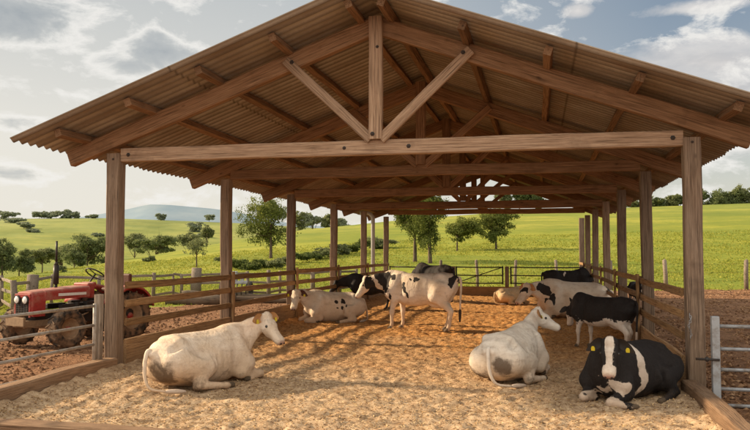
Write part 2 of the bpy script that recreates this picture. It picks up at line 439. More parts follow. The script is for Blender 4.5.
side_fence(XR, -1, YS+[33.9], 'three rail timber pen fence with base board along right barn posts')
# kerbs
def kerb(name, a, b, w, h, label):
    o = beam(name, a, b, w, h, W_CURB, None, .02, (0, 0, 1), .02); return tag(o, label, 'kerb')
kerb('timber_kerb', (XL+.03, 4.6, .03), (XL+.03, Y1-.13, .03), .20, .36, 'heavy timber kerb on the ground below the rusty tube gate')
kerb('timber_kerb', (XR-.10, 5.6, .02), (XR-.10, Y1-.14, .02), .19, .36, 'heavy timber kerb running forward from the front right barn post')
kerb('timber_kerb', (XL+.16, 6.34, .0), (XR-.22, 6.26, .0), .20, .24, 'low timber kerb across the front edge of the litter')

# ------------------------------------------------------------------ gates
def tube_gate(name, a, b, zs, rad, mat, label, brace=False, stiles=(0, 1), zpost=None):
    a = Vector(a); b = Vector(b); g = empty(name, a, 0, label, 'gate'); d = b-a
    for z in zs:
        m = MB(); m.tube([(0, 0, z), tuple(d*.33+Vector((0, 0, z-.012))), tuple(d*.66+Vector((0, 0, z-.012))), tuple(d+Vector((0, 0, z)))], rad, 8); m.build('rail', mat, g, True)
    for s in stiles:
        m = MB(); q = d*s; m.tube([(q.x, q.y, zs[-1]-.04), (q.x, q.y, zs[0]+.03)], rad*1.25, 8); m.build('upright', mat, g, True)
    if brace:
        m = MB(); q = d; m.tube([(0, -.03, zs[-1]), (q.x, q.y-.03, zs[0])], rad*.8, 6); m.build('brace', mat, g, True)
    return g
tube_gate('tube_gate', (XL-.05, Y1-.42, 0), (XL-.35, 4.0, 0), [.985, .71, .44, .17], .021, M_TUBE, 'rusty four rail tube gate in front of the red tractor', stiles=(0,))
gp = beam('gate_post', (XL-.05, Y1-.32, -.05), (XL-.05, Y1-.32, 1.14), .10, .10, W_GREY, None, .012, (0, 1, 0)); tag(gp, 'short weathered post beside the front left barn post', 'post')
g2 = tube_gate('metal_gate', (1.98, 9.22, 0), (5.6, 9.30, 0), [.90, .64, .405, .185, -.0], .021, M_GALV, 'pale galvanised five bar gate at the front right barn post', stiles=(1,))
m = MB(); m.box((.0, 0, .48), (.085, .085, 1.06)); m.build('end_post', M_GALV, g2, bevel=.006)
m = MB(); m.tube([(-.22, -.02, .52), (.03, -.06, .52)], .014, 8); m.sphere((-.1, -.035, .52), .028, 8); m.build('latch', M_DARK, g2, True)
m = MB()
ring = [(-.135+.03*math.sin(k*.9), -.09-.006*math.sin(k*2.1)+.03, 1.0-.028*k) for k in range(11)]
for k in range(11):
    c = Vector((XR-.03+ring[k][0]*.4, Y1-.155, .98-.027*k)); pts = []
    for q in range(9):
        a = 2*math.pi*q/8; 
        pts.append(c+(Vector((math.cos(a)*.011, .0, math.sin(a)*.019)) if k % 2 else Vector((0, math.cos(a)*.011, math.sin(a)*.019))))
    m.tube(pts, .004, 5, False)
tag(m.build('gate_chain', M_GALV, None, True), 'steel chain hanging on the front right barn post', 'chain')
YE = 29.75
pA, pB = XL+.14, XR-.2
xs = [pA, -3.33, -1.22, XR-.2]
names = ['rusty tube barrier at the far end of the pen, left section', 'rusty end gate with a diagonal brace at the far end of the pen', 'rusty tube barrier at the far end of the pen beside the right posts']
gatepos = [(xs[0]+.05, xs[1]-.12), (xs[1]+.12, xs[2]-.16), (xs[2]+.16, xs[3]-.02)]
for i, (a, b) in enumerate(gatepos):
    tube_gate('tube_gate', (a, YE, 0), (b, YE, 0), [1.15, .83, .52], .024, M_DARK, names[i], brace=(i == 1))
for x, lab in ((xs[1], 'square gate post at the far end left of the braced gate'), (xs[2], 'square gate post at the far end right of the braced gate')):
    tag(beam('gate_post', (x, YE, -.1), (x, YE, 1.18), .15, .15, W_POST, None, .01, (0, 1, 0)), lab, 'post')
tag(beam('end_board', (pA, YE-.10, .17), (pB, YE-.10, .17), .05, .42, W_RAIL, None, .012), 'long dark base board under the far end gates', 'board')

# ------------------------------------------------------------------ litter floor
def floorz(x, y):
    z = .012
    z += .032*(noise.noise((x*5.6, y*5.6, 0))*1.1+.25*noise.noise((x*1.1, y*1.1, 5)))
    n2 = noise.noise((x*8.5+3, y*8.5, 2)); z -= .048*max(0, n2)**1.2
    z += .015*noise.noise((x*19, y*19, 7))
    z += .05*noise.noise((x*.45, y*.45, 4))
    z += .10*max(0, 1-(x-XL-.1)/.5)**2+.10*max(0, 1-(XR-.1-x)/.5)**2
    z -= .05*max(0, min(1, (9.0-y)/2.5))
    return z
ys = [5.9]
while ys[-1] < 29.7: ys.append(ys[-1]*1.0040)
ys[-1] = 29.7
xs_ = np.linspace(XL+.135, XR-.135, 290); lv = []; lf = []
for y in ys:
    for x in xs_: lv.append((x, y, floorz(x, y)))
nx = len(xs_)
for i in range(len(ys)-1):
    for j in range(nx-1): lf.append((i*nx+j, i*nx+j+1, (i+1)*nx+j+1, (i+1)*nx+j))
def litter_col(t, P):
    n1 = t.noise(P, .5, 5, .6); n2 = t.noise(P, 9.5, 6, .70); n3 = t.noise(P, 70, 3, .7)
    near = t.ramp(n2, [(.32, (.26, .165, .095)), (.5, (.48, .335, .205)), (.68, (.64, .48, .31))])
    farc = t.ramp(n2, [(.32, (.25, .105, .035)), (.5, (.58, .285, .095)), (.68, (.74, .44, .18))])
    sep = t.N.new('ShaderNodeSeparateXYZ'); t.l(P, sep.inputs[0])
    k = t.math('ADD', t.math('DIVIDE', t.math('SUBTRACT', sep.outputs[1], 9.5), 6.0), t.math('MULTIPLY', t.math('SUBTRACT', n1, .5), 1.6), True)
    c = t.mix(k, near, farc)
    c = t.mix(t.ramp(t.noise(P, 1.5, 5, .65, .4), [(.54, 0.0), (.68, .38)]), c, (.16, .09, .042))
    c = t.mix(t.ramp(n3, [(.3, .55), (.5, 0.0)]), c, (.11, .06, .03)); c = t.mix(t.ramp(n3, [(.58, 0.0), (.72, .5)]), c, (.60, .45, .29))
    return c, n2, n3
t = NT('litter'); c, n2, n3 = litter_col(t, t.pos())
M_LIT = t.fin(c, .95, t.bump(t.math('ADD', t.math('MULTIPLY', n2, .7), t.math('MULTIPLY', n3, .35)), .8, .035), .1)
fl = mobj('barn_floor', lv, lf, M_LIT, smooth=True); tag(fl, kind='structure')
# shavings lying on the litter
cv = []; cfa = []
for i in range(42000):
    y = 6.3*(22/6.3)**(random.random()**1.15); x = random.uniform(XL+.2, XR-.2)
    L = random.uniform(.005, .017); w = random.uniform(.0025, .007); a = random.random()*6.28; tl = random.uniform(-.5, .5); z = floorz(x, y)+.004+abs(tl)*L*.5
    dx, dy = math.cos(a)*L, math.sin(a)*L; ex, ey = -math.sin(a)*w, math.cos(a)*w; b = len(cv)
    cv += [(x-dx-ex, y-dy-ey, z-tl*L), (x+dx-ex, y+dy-ey, z+tl*L), (x+dx+ex, y+dy+ey, z+tl*L+.004), (x-dx+ex, y-dy+ey, z-tl*L+.004)]; cfa.append((b, b+1, b+2, b+3))
t = NT('shavings'); gi = t.n('NewGeometry').outputs['Random Per Island']
M_CH = t.fin(t.ramp(gi, [(0, (.16, .08, .035)), (.5, (.42, .26, .12)), (1, (.62, .46, .26))]), .9, None, .1)
tag(mobj('wood_shavings', cv, cfa, M_CH), 'loose pale wood shavings and straw bits on the pen floor', 'bedding', kind='stuff')
# clods on the dirt outside
cv = []; cfa = []
def clod(x, y, z, r):
    b = len(cv); n = 5
    cv.append((x, y, z+r*random.uniform(.5, .9)))
    for k in range(n):
        a = 6.283*k/n+random.random(); rr = r*random.uniform(.7, 1.3); cv.append((x+rr*math.cos(a), y+rr*math.sin(a), z+random.uniform(-.01, .25*r)))
    for k in range(n): cfa.append((b, b+1+k, b+1+(k+1) % n))
for i in range(16000):
    if i % 2: px = random.uniform(-40, 330); F = random.uniform(9, 27)
    else: px = random.uniform(640, 800); F = random.uniform(7, 36)
    p = at_F(px, F)
    if XL-.5 < p.x < XR+.2: continue
    if grassv((F*(px-375)/F0), F) > 0: continue
    clod(p.x, p.y, -.03, random.uniform(.012, .05))
t = NT('clods'); gi = t.n('NewGeometry').outputs['Random Per Island']
tag(mobj('dirt_clods', cv, cfa, t.fin(t.ramp(gi, [(0, (.07, .033, .017)), (.6, (.21, .11, .055)), (1, (.34, .21, .12))]), .95, None, .1)), 'loose brown earth clods on the yard beside the barn', 'soil', kind='stuff')

# ------------------------------------------------------------------ grass tufts (stuff)
def grass_field(name, n, gen, label, hgtm, mat):
    vs = []; fs = []; cl = []
    for i in range(n):
        q = gen()
        if q is None: continue
        lat, F = q; z = hgt(lat, F)-.03; w = rt*lat+fw*F; sc = hgtm*random.uniform(.5, 1.5)*(1+F/70)
        for k in range(4):
            a = random.random()*6.28; l = sc*random.uniform(.5, 1); wd = .022*(1+F/40)*random.uniform(.6, 1.4); ox, oy = random.gauss(0, .10)*(1+F/60), random.gauss(0, .10)*(1+F/60)
            lx, ly = random.gauss(0, .4)*l, random.gauss(0, .4)*l; b = len(vs)
            vs += [(w.x+ox-math.cos(a)*wd, w.y+oy-math.sin(a)*wd, z), (w.x+ox+math.cos(a)*wd, w.y+oy+math.sin(a)*wd, z), (w.x+ox+lx, w.y+oy+ly, z+l)]
            fs.append((b, b+1, b+2))
    return tag(mobj(name, vs, fs, mat), label, 'grass', kind='stuff')
t = NT('grass_blades'); gi = t.n('NewGeometry').outputs['Random Per Island']; c = t.ramp(gi, [(0, (.18, .22, .035)), (.55, (.29, .30, .045)), (1, (.42, .39, .085))])
tr = t.N.new('ShaderNodeBsdfTranslucent'); t.l(c, tr.inputs[0]); mx = t.N.new('ShaderNodeMixShader'); mx.inputs[0].default_value = .4
t.fin(c, .8, None, .15); t.l(t.b.outputs[0], mx.inputs[1]); t.l(tr.outputs[0], mx.inputs[2]); t.l(mx.outputs[0], t.out.inputs[0]); M_GRASS = t.m
def gg():
    px = random.uniform(-30, 780); F = 18*(85/18)**random.random()
    lat = F*(px-375)/F0
    p = rt*lat+fw*F
    if grassv(lat, F) < random.uniform(-.05, .4): return None
    if noise.noise((lat*.12, F*.12, 8)) < random.uniform(-.6, .2): return None
    if F > lerp(px, RC): return None
    return lat, F
grass_field('pasture_grass', 48000, gg, 'rough grass tufts on the pasture slope around the barn', .055, M_GRASS)

# ------------------------------------------------------------------ trees
def leafmat(name, a, b, c, tl=.35):
    t = NT(name); gi = t.n('NewGeometry').outputs['Random Per Island']; cl = t.attr('clump')
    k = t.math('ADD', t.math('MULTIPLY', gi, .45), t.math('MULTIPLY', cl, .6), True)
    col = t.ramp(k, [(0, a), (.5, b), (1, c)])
    t.fin(col, .75, None, .2); tr = t.N.new('ShaderNodeBsdfTranslucent'); t.l(col, tr.inputs[0]); mx = t.N.new('ShaderNodeMixShader'); mx.inputs[0].default_value = tl
    t.l(t.b.outputs[0], mx.inputs[1]); t.l(tr.outputs[0], mx.inputs[2]); t.l(mx.outputs[0], t.out.inputs[0]); return t.m
LEAF = [leafmat('leaf_green', (.055, .08, .018), (.13, .16, .035), (.25, .255, .06)),
        leafmat('leaf_dark', (.045, .068, .022), (.095, .125, .04), (.18, .20, .06)),
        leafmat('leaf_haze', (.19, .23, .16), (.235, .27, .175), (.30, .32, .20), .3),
        leafmat('leaf_mid', (.115, .145, .07), (.175, .20, .09), (.27, .28, .12), .4)]
t = NT('bark'); v = t.mapping(t.coord('Object'), (6, 6, 1.2)); n = t.noise(v, 2.5, 5, .6)
BARK = t.fin(t.ramp(n, [(.3, (.05, .035, .025)), (.7, (.16, .12, .09))]), .9, t.bump(n, .6, .03), .1)
def crown_mesh(rx, ry, rz, zc, nleaf, ls, seed, lobes=9, dens=.75, flat=False):
    rnd = random.Random(seed); cls = []
    for i in range(lobes):
        a = rnd.random()*6.283; rr = math.sqrt(rnd.random())*.62; zz = rnd.uniform(-.55, .62)
        k = math.sqrt(max(.12, 1-zz*zz))
        cls.append((rx*rr*math.cos(a)*k*1.15, ry*rr*math.sin(a)*k*1.15, zc+rz*zz, rnd.uniform(.30, .52)))
    cls.append((0, 0, zc+rz*.2, .55))
    subs = []
    for (cx, cy, cz, cr) in cls:
        for j in range(14):
            v = Vector((rnd.gauss(0, 1), rnd.gauss(0, 1), rnd.gauss(0, 1))).normalized()*(rnd.random()**.35)
            subs.append((cx+v.x*rx*cr, cy+v.y*ry*cr, cz+v.z*rz*cr*.9, rnd.uniform(.10, .17), rnd.random()))
    vs = []; fs = []; cv_ = []
    for i in range(nleaf):
        sx, sy, sz, sr, cc = subs[rnd.randrange(len(subs))]
        g = Vector((rnd.gauss(0, .6), rnd.gauss(0, .6), rnd.gauss(0, .45)))
        p = Vector((sx+g.x*sr*rx, sy+g.y*sr*ry, sz+g.z*sr*rz*1.1))
        nrm = Vector((rnd.gauss(0, 1), rnd.gauss(0, 1), rnd.gauss(.5, 1))).normalized(); u = nrm.orthogonal().normalized(); u.rotate(Matrix.Rotation(rnd.random()*6.28, 3, nrm)); w = nrm.cross(u)
        s = ls*rnd.uniform(.6, 1.4); b = len(vs)
        vs += [p-u*s, p+w*s*.55, p+u*s, p-w*s*.55]; fs.append((b, b+1, b+2, b+3))
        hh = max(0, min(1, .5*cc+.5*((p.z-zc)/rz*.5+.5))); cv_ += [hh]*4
    return vs, fs, cv_, cls
def limb_mesh(h, r, zc, cls, rnd, lean=0.0, forks=1):
    m = MB(); top = Vector((lean*h, 0, zc))
    base = Vector((0, 0, -.3)); mid = Vector((lean*h*.3+rnd.uniform(-.1, .1)*r*4, rnd.uniform(-.1, .1)*r*4, zc*.45))
    m.tube([base, Vector((0, 0, .15)), mid, top], [r*1.5, r*1.05, r*.8, r*.35], 8)
    for (cx, cy, cz, cr) in cls:
        s = base.lerp(top, rnd.uniform(.5, .85)); s.z = max(s.z, zc*.35); e = Vector((cx, cy, cz)); q = s.lerp(e, .5)+Vector((0, 0, -.08*(e-s).length))
        m.tube([s, q, e], [r*.42, r*.28, r*.08], 5)
        for j in range(2):
            e2 = e+Vector((rnd.gauss(0, .5), rnd.gauss(0, .5), rnd.uniform(0, .8)))*(e-s).length*.5; m.tube([q, e2], [r*.18, r*.04], 4)
    return m
TCNT = [0]
def tree(px, py, x0, x1, ytop, ybot, leaf, label, F=None, nleaf=3500, bare=False, dens=1.0, group=None, lobes=9, lsz=None, name='tree', trunk=True):
    TCNT[0] += 1; rnd = random.Random(TCNT[0]*17)
    if F is None:
        p = hit(px, py)
        if p is None: F = 150; p = at_F(px, F, hgt(F*(px-375)/F0, F))
    else: p = at_F(px, F, hgt(F*(px-375)/F0, F))
    Fd = (Vector((p.x, p.y, 0))).dot(fw); k = Fd/F0
    zt = CH+(252-ytop)*k-p.z; zb = CH+(252-ybot)*k-p.z; zb = max(zb, .05)
    rx = max(.3, (x1-x0)/2*k); rz = max(.3, (zt-zb)/2); zc = (zt+zb)/2; off = ((x0+x1)/2-px)*k
    root = empty(name, p, PSI, label, 'tree' if name != 'bush' else 'bush', group)
    ls = lsz or max(.07, min(.9, k*1.05))
    vs, fs, cv_, cls = crown_mesh(rx*1.20*random.uniform(.95, 1.05), rx*1.05, rz*1.18, zc-(0 if Fd < 60 or not trunk else rz*.10), int(nleaf*2.6), ls*.85, TCNT[0], lobes)
    vs = [(v[0]+off, v[1], v[2]) for v in vs]; cls = [(c[0]+off, c[1], c[2], c[3]) for c in cls]
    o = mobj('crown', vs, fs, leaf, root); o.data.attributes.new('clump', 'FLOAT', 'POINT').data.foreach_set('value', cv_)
    if trunk:
        limb_mesh(zt, max(.04, min(.17, zt*.024)), zc, cls, rnd).build('trunk', BARK, root, True)
    return root
G, D_, H_, M_ = LEAF
HB = leafmat('leaf_hedge', (.06, .085, .025), (.10, .13, .035), (.17, .19, .05))
DH = leafmat('leaf_valley', (.09, .12, .055), (.15, .185, .075), (.24, .255, .10), .4)
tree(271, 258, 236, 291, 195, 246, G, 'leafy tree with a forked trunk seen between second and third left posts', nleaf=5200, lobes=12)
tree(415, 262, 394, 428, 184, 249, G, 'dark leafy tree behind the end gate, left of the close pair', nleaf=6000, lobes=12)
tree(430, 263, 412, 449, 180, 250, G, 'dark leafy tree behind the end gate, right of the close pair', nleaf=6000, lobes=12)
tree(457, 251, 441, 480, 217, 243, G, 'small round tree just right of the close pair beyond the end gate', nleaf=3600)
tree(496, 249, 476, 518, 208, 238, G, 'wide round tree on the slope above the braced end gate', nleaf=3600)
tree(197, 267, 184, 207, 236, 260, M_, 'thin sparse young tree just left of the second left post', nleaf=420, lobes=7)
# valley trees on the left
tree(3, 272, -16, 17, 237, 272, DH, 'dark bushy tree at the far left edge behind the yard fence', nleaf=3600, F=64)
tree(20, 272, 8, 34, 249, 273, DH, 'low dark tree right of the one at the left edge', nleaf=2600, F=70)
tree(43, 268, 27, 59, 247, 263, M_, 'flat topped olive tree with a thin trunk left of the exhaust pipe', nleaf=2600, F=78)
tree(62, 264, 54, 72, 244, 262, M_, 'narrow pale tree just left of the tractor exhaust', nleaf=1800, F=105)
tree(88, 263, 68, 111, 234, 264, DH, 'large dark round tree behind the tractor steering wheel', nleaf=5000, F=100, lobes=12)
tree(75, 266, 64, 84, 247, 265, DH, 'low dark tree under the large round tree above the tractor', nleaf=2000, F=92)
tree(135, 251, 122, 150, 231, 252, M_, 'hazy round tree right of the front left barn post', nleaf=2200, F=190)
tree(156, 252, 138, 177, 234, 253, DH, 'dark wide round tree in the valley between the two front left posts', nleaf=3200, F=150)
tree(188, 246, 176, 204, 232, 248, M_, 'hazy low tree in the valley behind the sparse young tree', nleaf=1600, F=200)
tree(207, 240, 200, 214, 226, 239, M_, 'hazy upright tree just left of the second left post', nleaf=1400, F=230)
# far hill
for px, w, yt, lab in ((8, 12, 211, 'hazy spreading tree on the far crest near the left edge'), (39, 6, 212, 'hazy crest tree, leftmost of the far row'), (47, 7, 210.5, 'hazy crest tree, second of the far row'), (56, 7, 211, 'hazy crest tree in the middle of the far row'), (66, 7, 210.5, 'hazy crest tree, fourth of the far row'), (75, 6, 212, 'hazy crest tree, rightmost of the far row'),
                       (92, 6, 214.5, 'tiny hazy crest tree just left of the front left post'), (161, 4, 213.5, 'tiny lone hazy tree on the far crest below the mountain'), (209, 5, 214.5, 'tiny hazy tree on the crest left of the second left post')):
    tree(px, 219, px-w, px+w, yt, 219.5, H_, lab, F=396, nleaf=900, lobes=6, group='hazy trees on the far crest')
fsl = [(14, 223, 9, 6, 'hazy spreading tree below the crest near the left edge'), (24, 229, 11, 9, 'widest hazy tree of the clump on the far slope'), (33, 233, 7, 6, 'small hazy tree at the lower right of the far slope clump'), (98, 237, 8, 6, 'hazy tree low on the far slope just left of the front left post'), (196, 232, 9, 9, 'hazy tree on the far slope nearest the second left post'), (203, 238, 9, 11, 'larger hazy tree below others at the second left post')]
for px, py, w, h_, lab in fsl:
    q_ = random.uniform(.55, 1.15); w = w*q_; h_ = h_*q_*random.uniform(.7, 1.1)
    F = lerp(px, RC)+90
    while F < 398 and 252-(hgt(F*(px-375)/F0, F)-CH)*F0/F > py: F += 3
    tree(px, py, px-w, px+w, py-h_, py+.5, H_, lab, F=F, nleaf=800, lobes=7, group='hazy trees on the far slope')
# tree line behind the near crest
for i, (px, w, yt) in enumerate(((298, 10, 212), (313, 9, 214), (327, 9, 215), (342, 8, 217))):
    tree(px, 230, px-w, px+w, yt, 229, H_ if i % 2 else M_, ['hazy tree behind the crest just right of the third left post', 'hazy tree behind the crest left of the fourth left post', 'hazy tree behind the crest right of the third post, beside the pipe side', 'hazy tree behind the crest above the pale pipe'][i], F=185, nleaf=1600, lobes=7, group='trees behind the left crest')
rl = [(505, 9, 188), (520, 10, 184), (536, 9, 188), (633, 9, 198), (645, 10, 195), (658, 9, 197), (671, 10, 194), (686, 9, 193), (700, 12, 189), (716, 13, 186), (732, 12, 188), (747, 13, 185), (764, 12, 187)]
rn = ['hazy tree on the crest glimpsed left under the far tie beams', 'hazy tallest tree on the crest glimpsed under the far tie beams', 'hazy tree on the crest glimpsed right under the far tie beams', 'crest tree just right of the third right post', 'crest tree left of the second right post top', 'crest tree right of the second right post', 'crest tree between the second and front right posts', 'crest tree at the left edge of the front right post', 'crest tree just right of the front right post', 'crest tree with high crown right of the front right post', 'rounded crest tree left of the tallest at the right edge', 'tall crest tree at the right edge of the photo', 'crest tree cut by the right edge of the photo']
for (px, w, yt), lb in zip(rl, rn):
    tree(px, 206, px-w, px+w, yt, 208, M_ if px % 2 else DH, lb, F=182, nleaf=2200, lobes=8, group='trees along the right crest')
# hedge bushes
bl = [(236, 268), (250, 269), (262, 267), (275, 268), (287, 264), (300, 262), (312, 259), (324, 257), (338, 254), (350, 252), (362, 250), (374, 248), (386, 247)]
bn = ['dark bush right of the second left post, first of the hedge', 'dark bush below the forked tree, left of its trunk', 'dark bush at the foot of the forked tree', 'dark bush right of the forked tree trunk', 'dark bush at the left edge of the third left post', 'dark bush at the right edge of the third left post', 'dark bush in the gap right of the third left post', 'dark bush left of the fourth left post', 'dark bush right of the fourth left post', 'dark bush left of the pale pipe', 'dark bush behind the pale pipe', 'dark bush right of the pale pipe', 'dark bush at the last left post, end of the hedge']
for (px, py), lb in zip(bl, bn):
    hb = 6+5*random.random(); tree(px, py+1, px-9-4*random.random(), px+9+4*random.random(), py-hb, py+1.5, M_ if random.random() < .4 else HB, lb, nleaf=1200, lobes=7, name='bush', group='bushes of the hedge on the slope', trunk=False)
for px, py, lb in ((150, 262, 'small scrub bush on the near slope right of the front left post'), (60, 272, 'small scrub bush on the near slope behind the tractor'), (222, 262, 'small scrub bush at the second left post')):
    tree(px, py, px-6, px+6, py-5, py+1, M_, lb, nleaf=500, lobes=5, name='bush', trunk=False)

# ------------------------------------------------------------------ yard fence, field posts
yf = empty('yard_fence', at_F(100, 27), 0, 'weathered post and rail fence between the yard and the pasture on the left', 'fence')
def yz(px, F): return at_F(px, F, hgt(F*(px-375)/F0, F))
fp = [(-25, 22, .05, 1.0), (3, 24, .06, 1.0), (15.5, 21, .09, .95), (33, 22, .17, 1.08), (53, 25, .05, 1.0), (100, 25, .06, .95), (154, 27, .07, 1.0), (174, 28, .05, .85), (182, 28, .06, .9), (197, 28, .20, 1.15), (248, 29, .07, 1.0), (269, 29, .08, 1.05), (280, 30, .06, 1.0), (313, 31, .10, 1.0), (340, 32, .07, 1.0), (356, 33, .07, 1.0)]
for px, F, r, h in fp:
    p = yz(px, F); m = MB(); q = []
    m.tube([(0, 0, -.3), (random.uniform(-.02, .02), 0, h*.5), (random.uniform(-.04, .04), 0, h)], [r*1.05, r, r*.95], 9)
    o = m.build('post', W_GREY, yf, True); o.location = p-Vector(yf.location)
for a, b in zip([f for f in fp if f[2] > .0][:-1], fp[1:]):
    for z in (.88, .55, .2):
        if random.random() < .12 or (z < .3 and a[0] < 120 and a[0] > 40): continue
        A = yz(a[0], a[1])+Vector((0, 0, z+random.uniform(-.04, .04))); B = yz(b[0], b[1])+Vector((0, 0, z+random.uniform(-.04, .04)))
        beam('rail', A, B, .05, .09, W_GREY, yf, .02)
ff = empty('field_fence', at_F(665, 34), 0, 'wire field fence on round timber posts at the foot of the right slope', 'fence')
fpr = [(440, 33.5), (477, 34), (515, 34), (556, 34.5), (610, 34.5), (665, 35), (745, 35), (830, 35)]
for px, F in fpr:
    p = yz(px, F); m = MB(); r = .10 if px > 600 else .07
    m.tube([(0, 0, -.3), (random.uniform(-.02, .02), 0, .7), (random.uniform(-.05, .05), 0, 1.36), (0, 0, 1.38)], [r*1.05, r, r*.95, r*.6], 9); o = m.build('post', W_GREY, ff, True); o.location = p-Vector(ff.location)
m = MB()
for (a, Fa), (b, Fb) in zip(fpr, fpr[1:]):
    for z in (.4, .8, 1.2):
        m.tube([yz(a, Fa)+Vector((0, 0, z))-Vector(ff.location), yz((a+b)/2, (Fa+Fb)/2)+Vector((0, 0, z-.03))-Vector(ff.location), yz(b, Fb)+Vector((0, 0, z))-Vector(ff.location)], .006, 4)
m.build('wire', M_DARK, ff)
# pale pipe with a bend
p = at_F(373, 28.0); m = MB()
zt = 3.28
pts = [(0, 0, -.2), (0, 0, zt-.3)]+[(-.25+.25*math.cos(a), 0, zt-.3+.25*math.sin(a)) for a in (R(22), R(45), R(68), R(90))]+[(-.5, 0, zt-.05)]
m.tube(pts, .075, 10); o = m.build('bent_pipe', M_PIPE, None, True); o.location = p; o.rotation_euler.z = PSI; tag(o, 'pale upright metal pipe bent over at the top near the last left posts', 'pipe')

# timber and stones heap, small implement by the yard fence
W_LOG = wood('wood_log', (.05, .038, .028), (.12, .09, .065), (.20, .16, .12), (.15, .12, .09))
def log(px, F, ang, L, r, z, label, grp):
    p = at_F(px, F, z); m = MB(); n = 7
    m.tube([(-L/2+L*i/n, .03*math.sin(i*2.1), .02*math.sin(i*1.3)) for i in range(n+1)], [r*(1+.1*math.sin(i*3.3)) for i in range(n+1)], 10)
    o = m.build('log', W_LOG, None, True); o.location = p; o.rotation_euler.z = PSI+R(ang); tag(o, label, 'log', grp)
LG = 'old logs lying along the yard fence'
log(196, 25.3, 4, 2.0, .16, .10, 'thick dark log lying left of the second left post by the fence', LG)
log(206, 26.2, -8, 2.2, .15, .12, 'log lying behind the thick dark one near the second left post', LG)
log(203, 25.8, 2, 1.4, .11, .30, 'log resting on top of the two logs near the second left post', LG)
log(250, 26.8, 3, 2.6, .10, .07, 'long grey log lying between the second and third left posts', LG)
log(262, 27.4, -4, 2.4, .12, .10, 'grey log lying behind the long one before the third left post', LG)
log(278, 25.9, 9, 1.6, .09, .06, 'thin log lying nearest the third left post', LG)
def stone(px, F, r, label):
    p = at_F(px, F, r*.4); bm = bmesh.new(); bmesh.ops.create_icosphere(bm, subdivisions=2, radius=r)
    for v in bm.verts: v.co *= 1+.3*noise.noise(v.co*3+Vector((px, 0, 0))); v.co.z *= .7
    me = bpy.data.meshes.new('stone'); bm.to_mesh(me); bm.free(); me.materials.append(M_STONE); o = bpy.data.objects.new('stone', me); COL.objects.link(o); o.location = p; tag(o, label, 'stone', 'stones by the logs')
t = NT('stone'); n = t.noise(t.coord('Object'), 9, 5); M_STONE = t.fin(t.ramp(n, [(.3, (.20, .17, .14)), (.7, (.45, .40, .34))]), .9, t.bump(n, .5, .02))
im = empty('farm_implement', at_F(236, 27.6, 0), PSI, 'grey metal farm implement with curved tines by the yard fence', 'implement')
m = MB(); m.box((0, 0, .62), (.9, .14, .12)); m.box((-.1, .1, .85), (.28, .3, .36)); m.box((.25, 0, .75), (.12, .12, .3)); m.build('frame', M_GALV, im, bevel=.02)
for k in range(6):
    m = MB(); x = -.42+k*.17; m.tube([(x, 0, .6), (x, -.2, .5), (x, -.28, .25), (x, -.12, .0)], .022, 6); m.build('tine', M_DARK, im, True)
for s in (-1, 1):
    m = MB(); m.lathe([(.30, -.04), (.33, 0), (.30, .04), (.24, .04), (.24, -.04), (.30, -.04)], n=20, c=(s*.55, .15, .33), M=Matrix.Rotation(R(90), 3, 'Y')); m.lathe([(.0, -.05), (.06, -.05), (.06, .05), (0, .05)], n=10, c=(s*.55, .15, .33), M=Matrix.Rotation(R(90), 3, 'Y'))
    for q in range(6):
        a = q*math.pi/3; m.tube([(s*.55, .15, .33), (s*.55, .15+.25*math.cos(a), .33+.25*math.sin(a))], .012, 4)
    m.build('wheel', M_DARK, im, True)

# ------------------------------------------------------------------ tractor (local +X forward)
def wheel(parent, c, r, w, rimr, lugs, steer=0):
    Mx = Matrix.Rotation(R(90), 3, 'X')
    if steer: Mx = Matrix.Rotation(steer, 3, 'Z') @ Mx
    tread = MB(); h = w/2
    prof = [(rimr, -h*.8), (rimr+.02, -h*.95), (r*.80, -h*1.08), (r*.93, -h*.92), (r*.965, -h*.4), (r*.97, 0), (r*.965, h*.4), (r*.93, h*.92), (r*.80, h*1.08), (rimr+.02, h*.95), (rimr, h*.8)]
    wh = MB(); wh.lathe([(rimr+.005, -h*.82), (rimr-.02, -h*.7), (rimr*.8, -h*.25), (rimr*.35, -h*.15), (.0, -h*.2)], n=28, M=Mx); wh.lathe([(rimr+.005, h*.82), (rimr-.02, h*.7), (rimr*.8, h*.25), (rimr*.35, h*.3), (.0, h*.4)], n=28, M=Mx)
    tread.lathe(prof, n=36, M=Mx)
    for k in range(lugs):
        for s in (-1, 1):
            a = 2*math.pi*(k+(s > 0)*.5)/lugs
            Ml = Mx @ Matrix.Rotation(a, 3, 'Z')
            c0 = Ml @ Vector((r*.975, 0, s*h*.45)); Mb = Ml @ Matrix.Rotation(s*R(32), 3, 'X')
            tread.box(c0, (r*.07, r*.055, h*1.0), Mb)
    base = empty('wheel', c) ; COL.objects.unlink(base); bpy.data.objects.remove(base)
    o = wh.build('wheel', M_RIM, parent, True); o.location = c
    ty = tread.build('tyre', M_TYRE, o, False)
    hb = MB(); hb.lathe([(0, h*.55), (rimr*.22, h*.5), (rimr*.26, h*.2)], n=12, M=Mx); hb.lathe([(0, -h*.55), (rimr*.22, -h*.5), (rimr*.26, -h*.1)], n=12, M=Mx)
    for q in range(6):
        a = q*math.pi/3; hb.box(Mx @ Vector((rimr*.5*math.cos(a), rimr*.5*math.sin(a), h*.28)), (.025, .025, .03), Mx); 
    hb.build('hub', M_RED, o, True)
    return o
tp = at_F(83, 14.6)
tr_ = empty('tractor', tp, PSI+R(241), 'small muddy red tractor with round headlights parked in the yard', 'tractor')
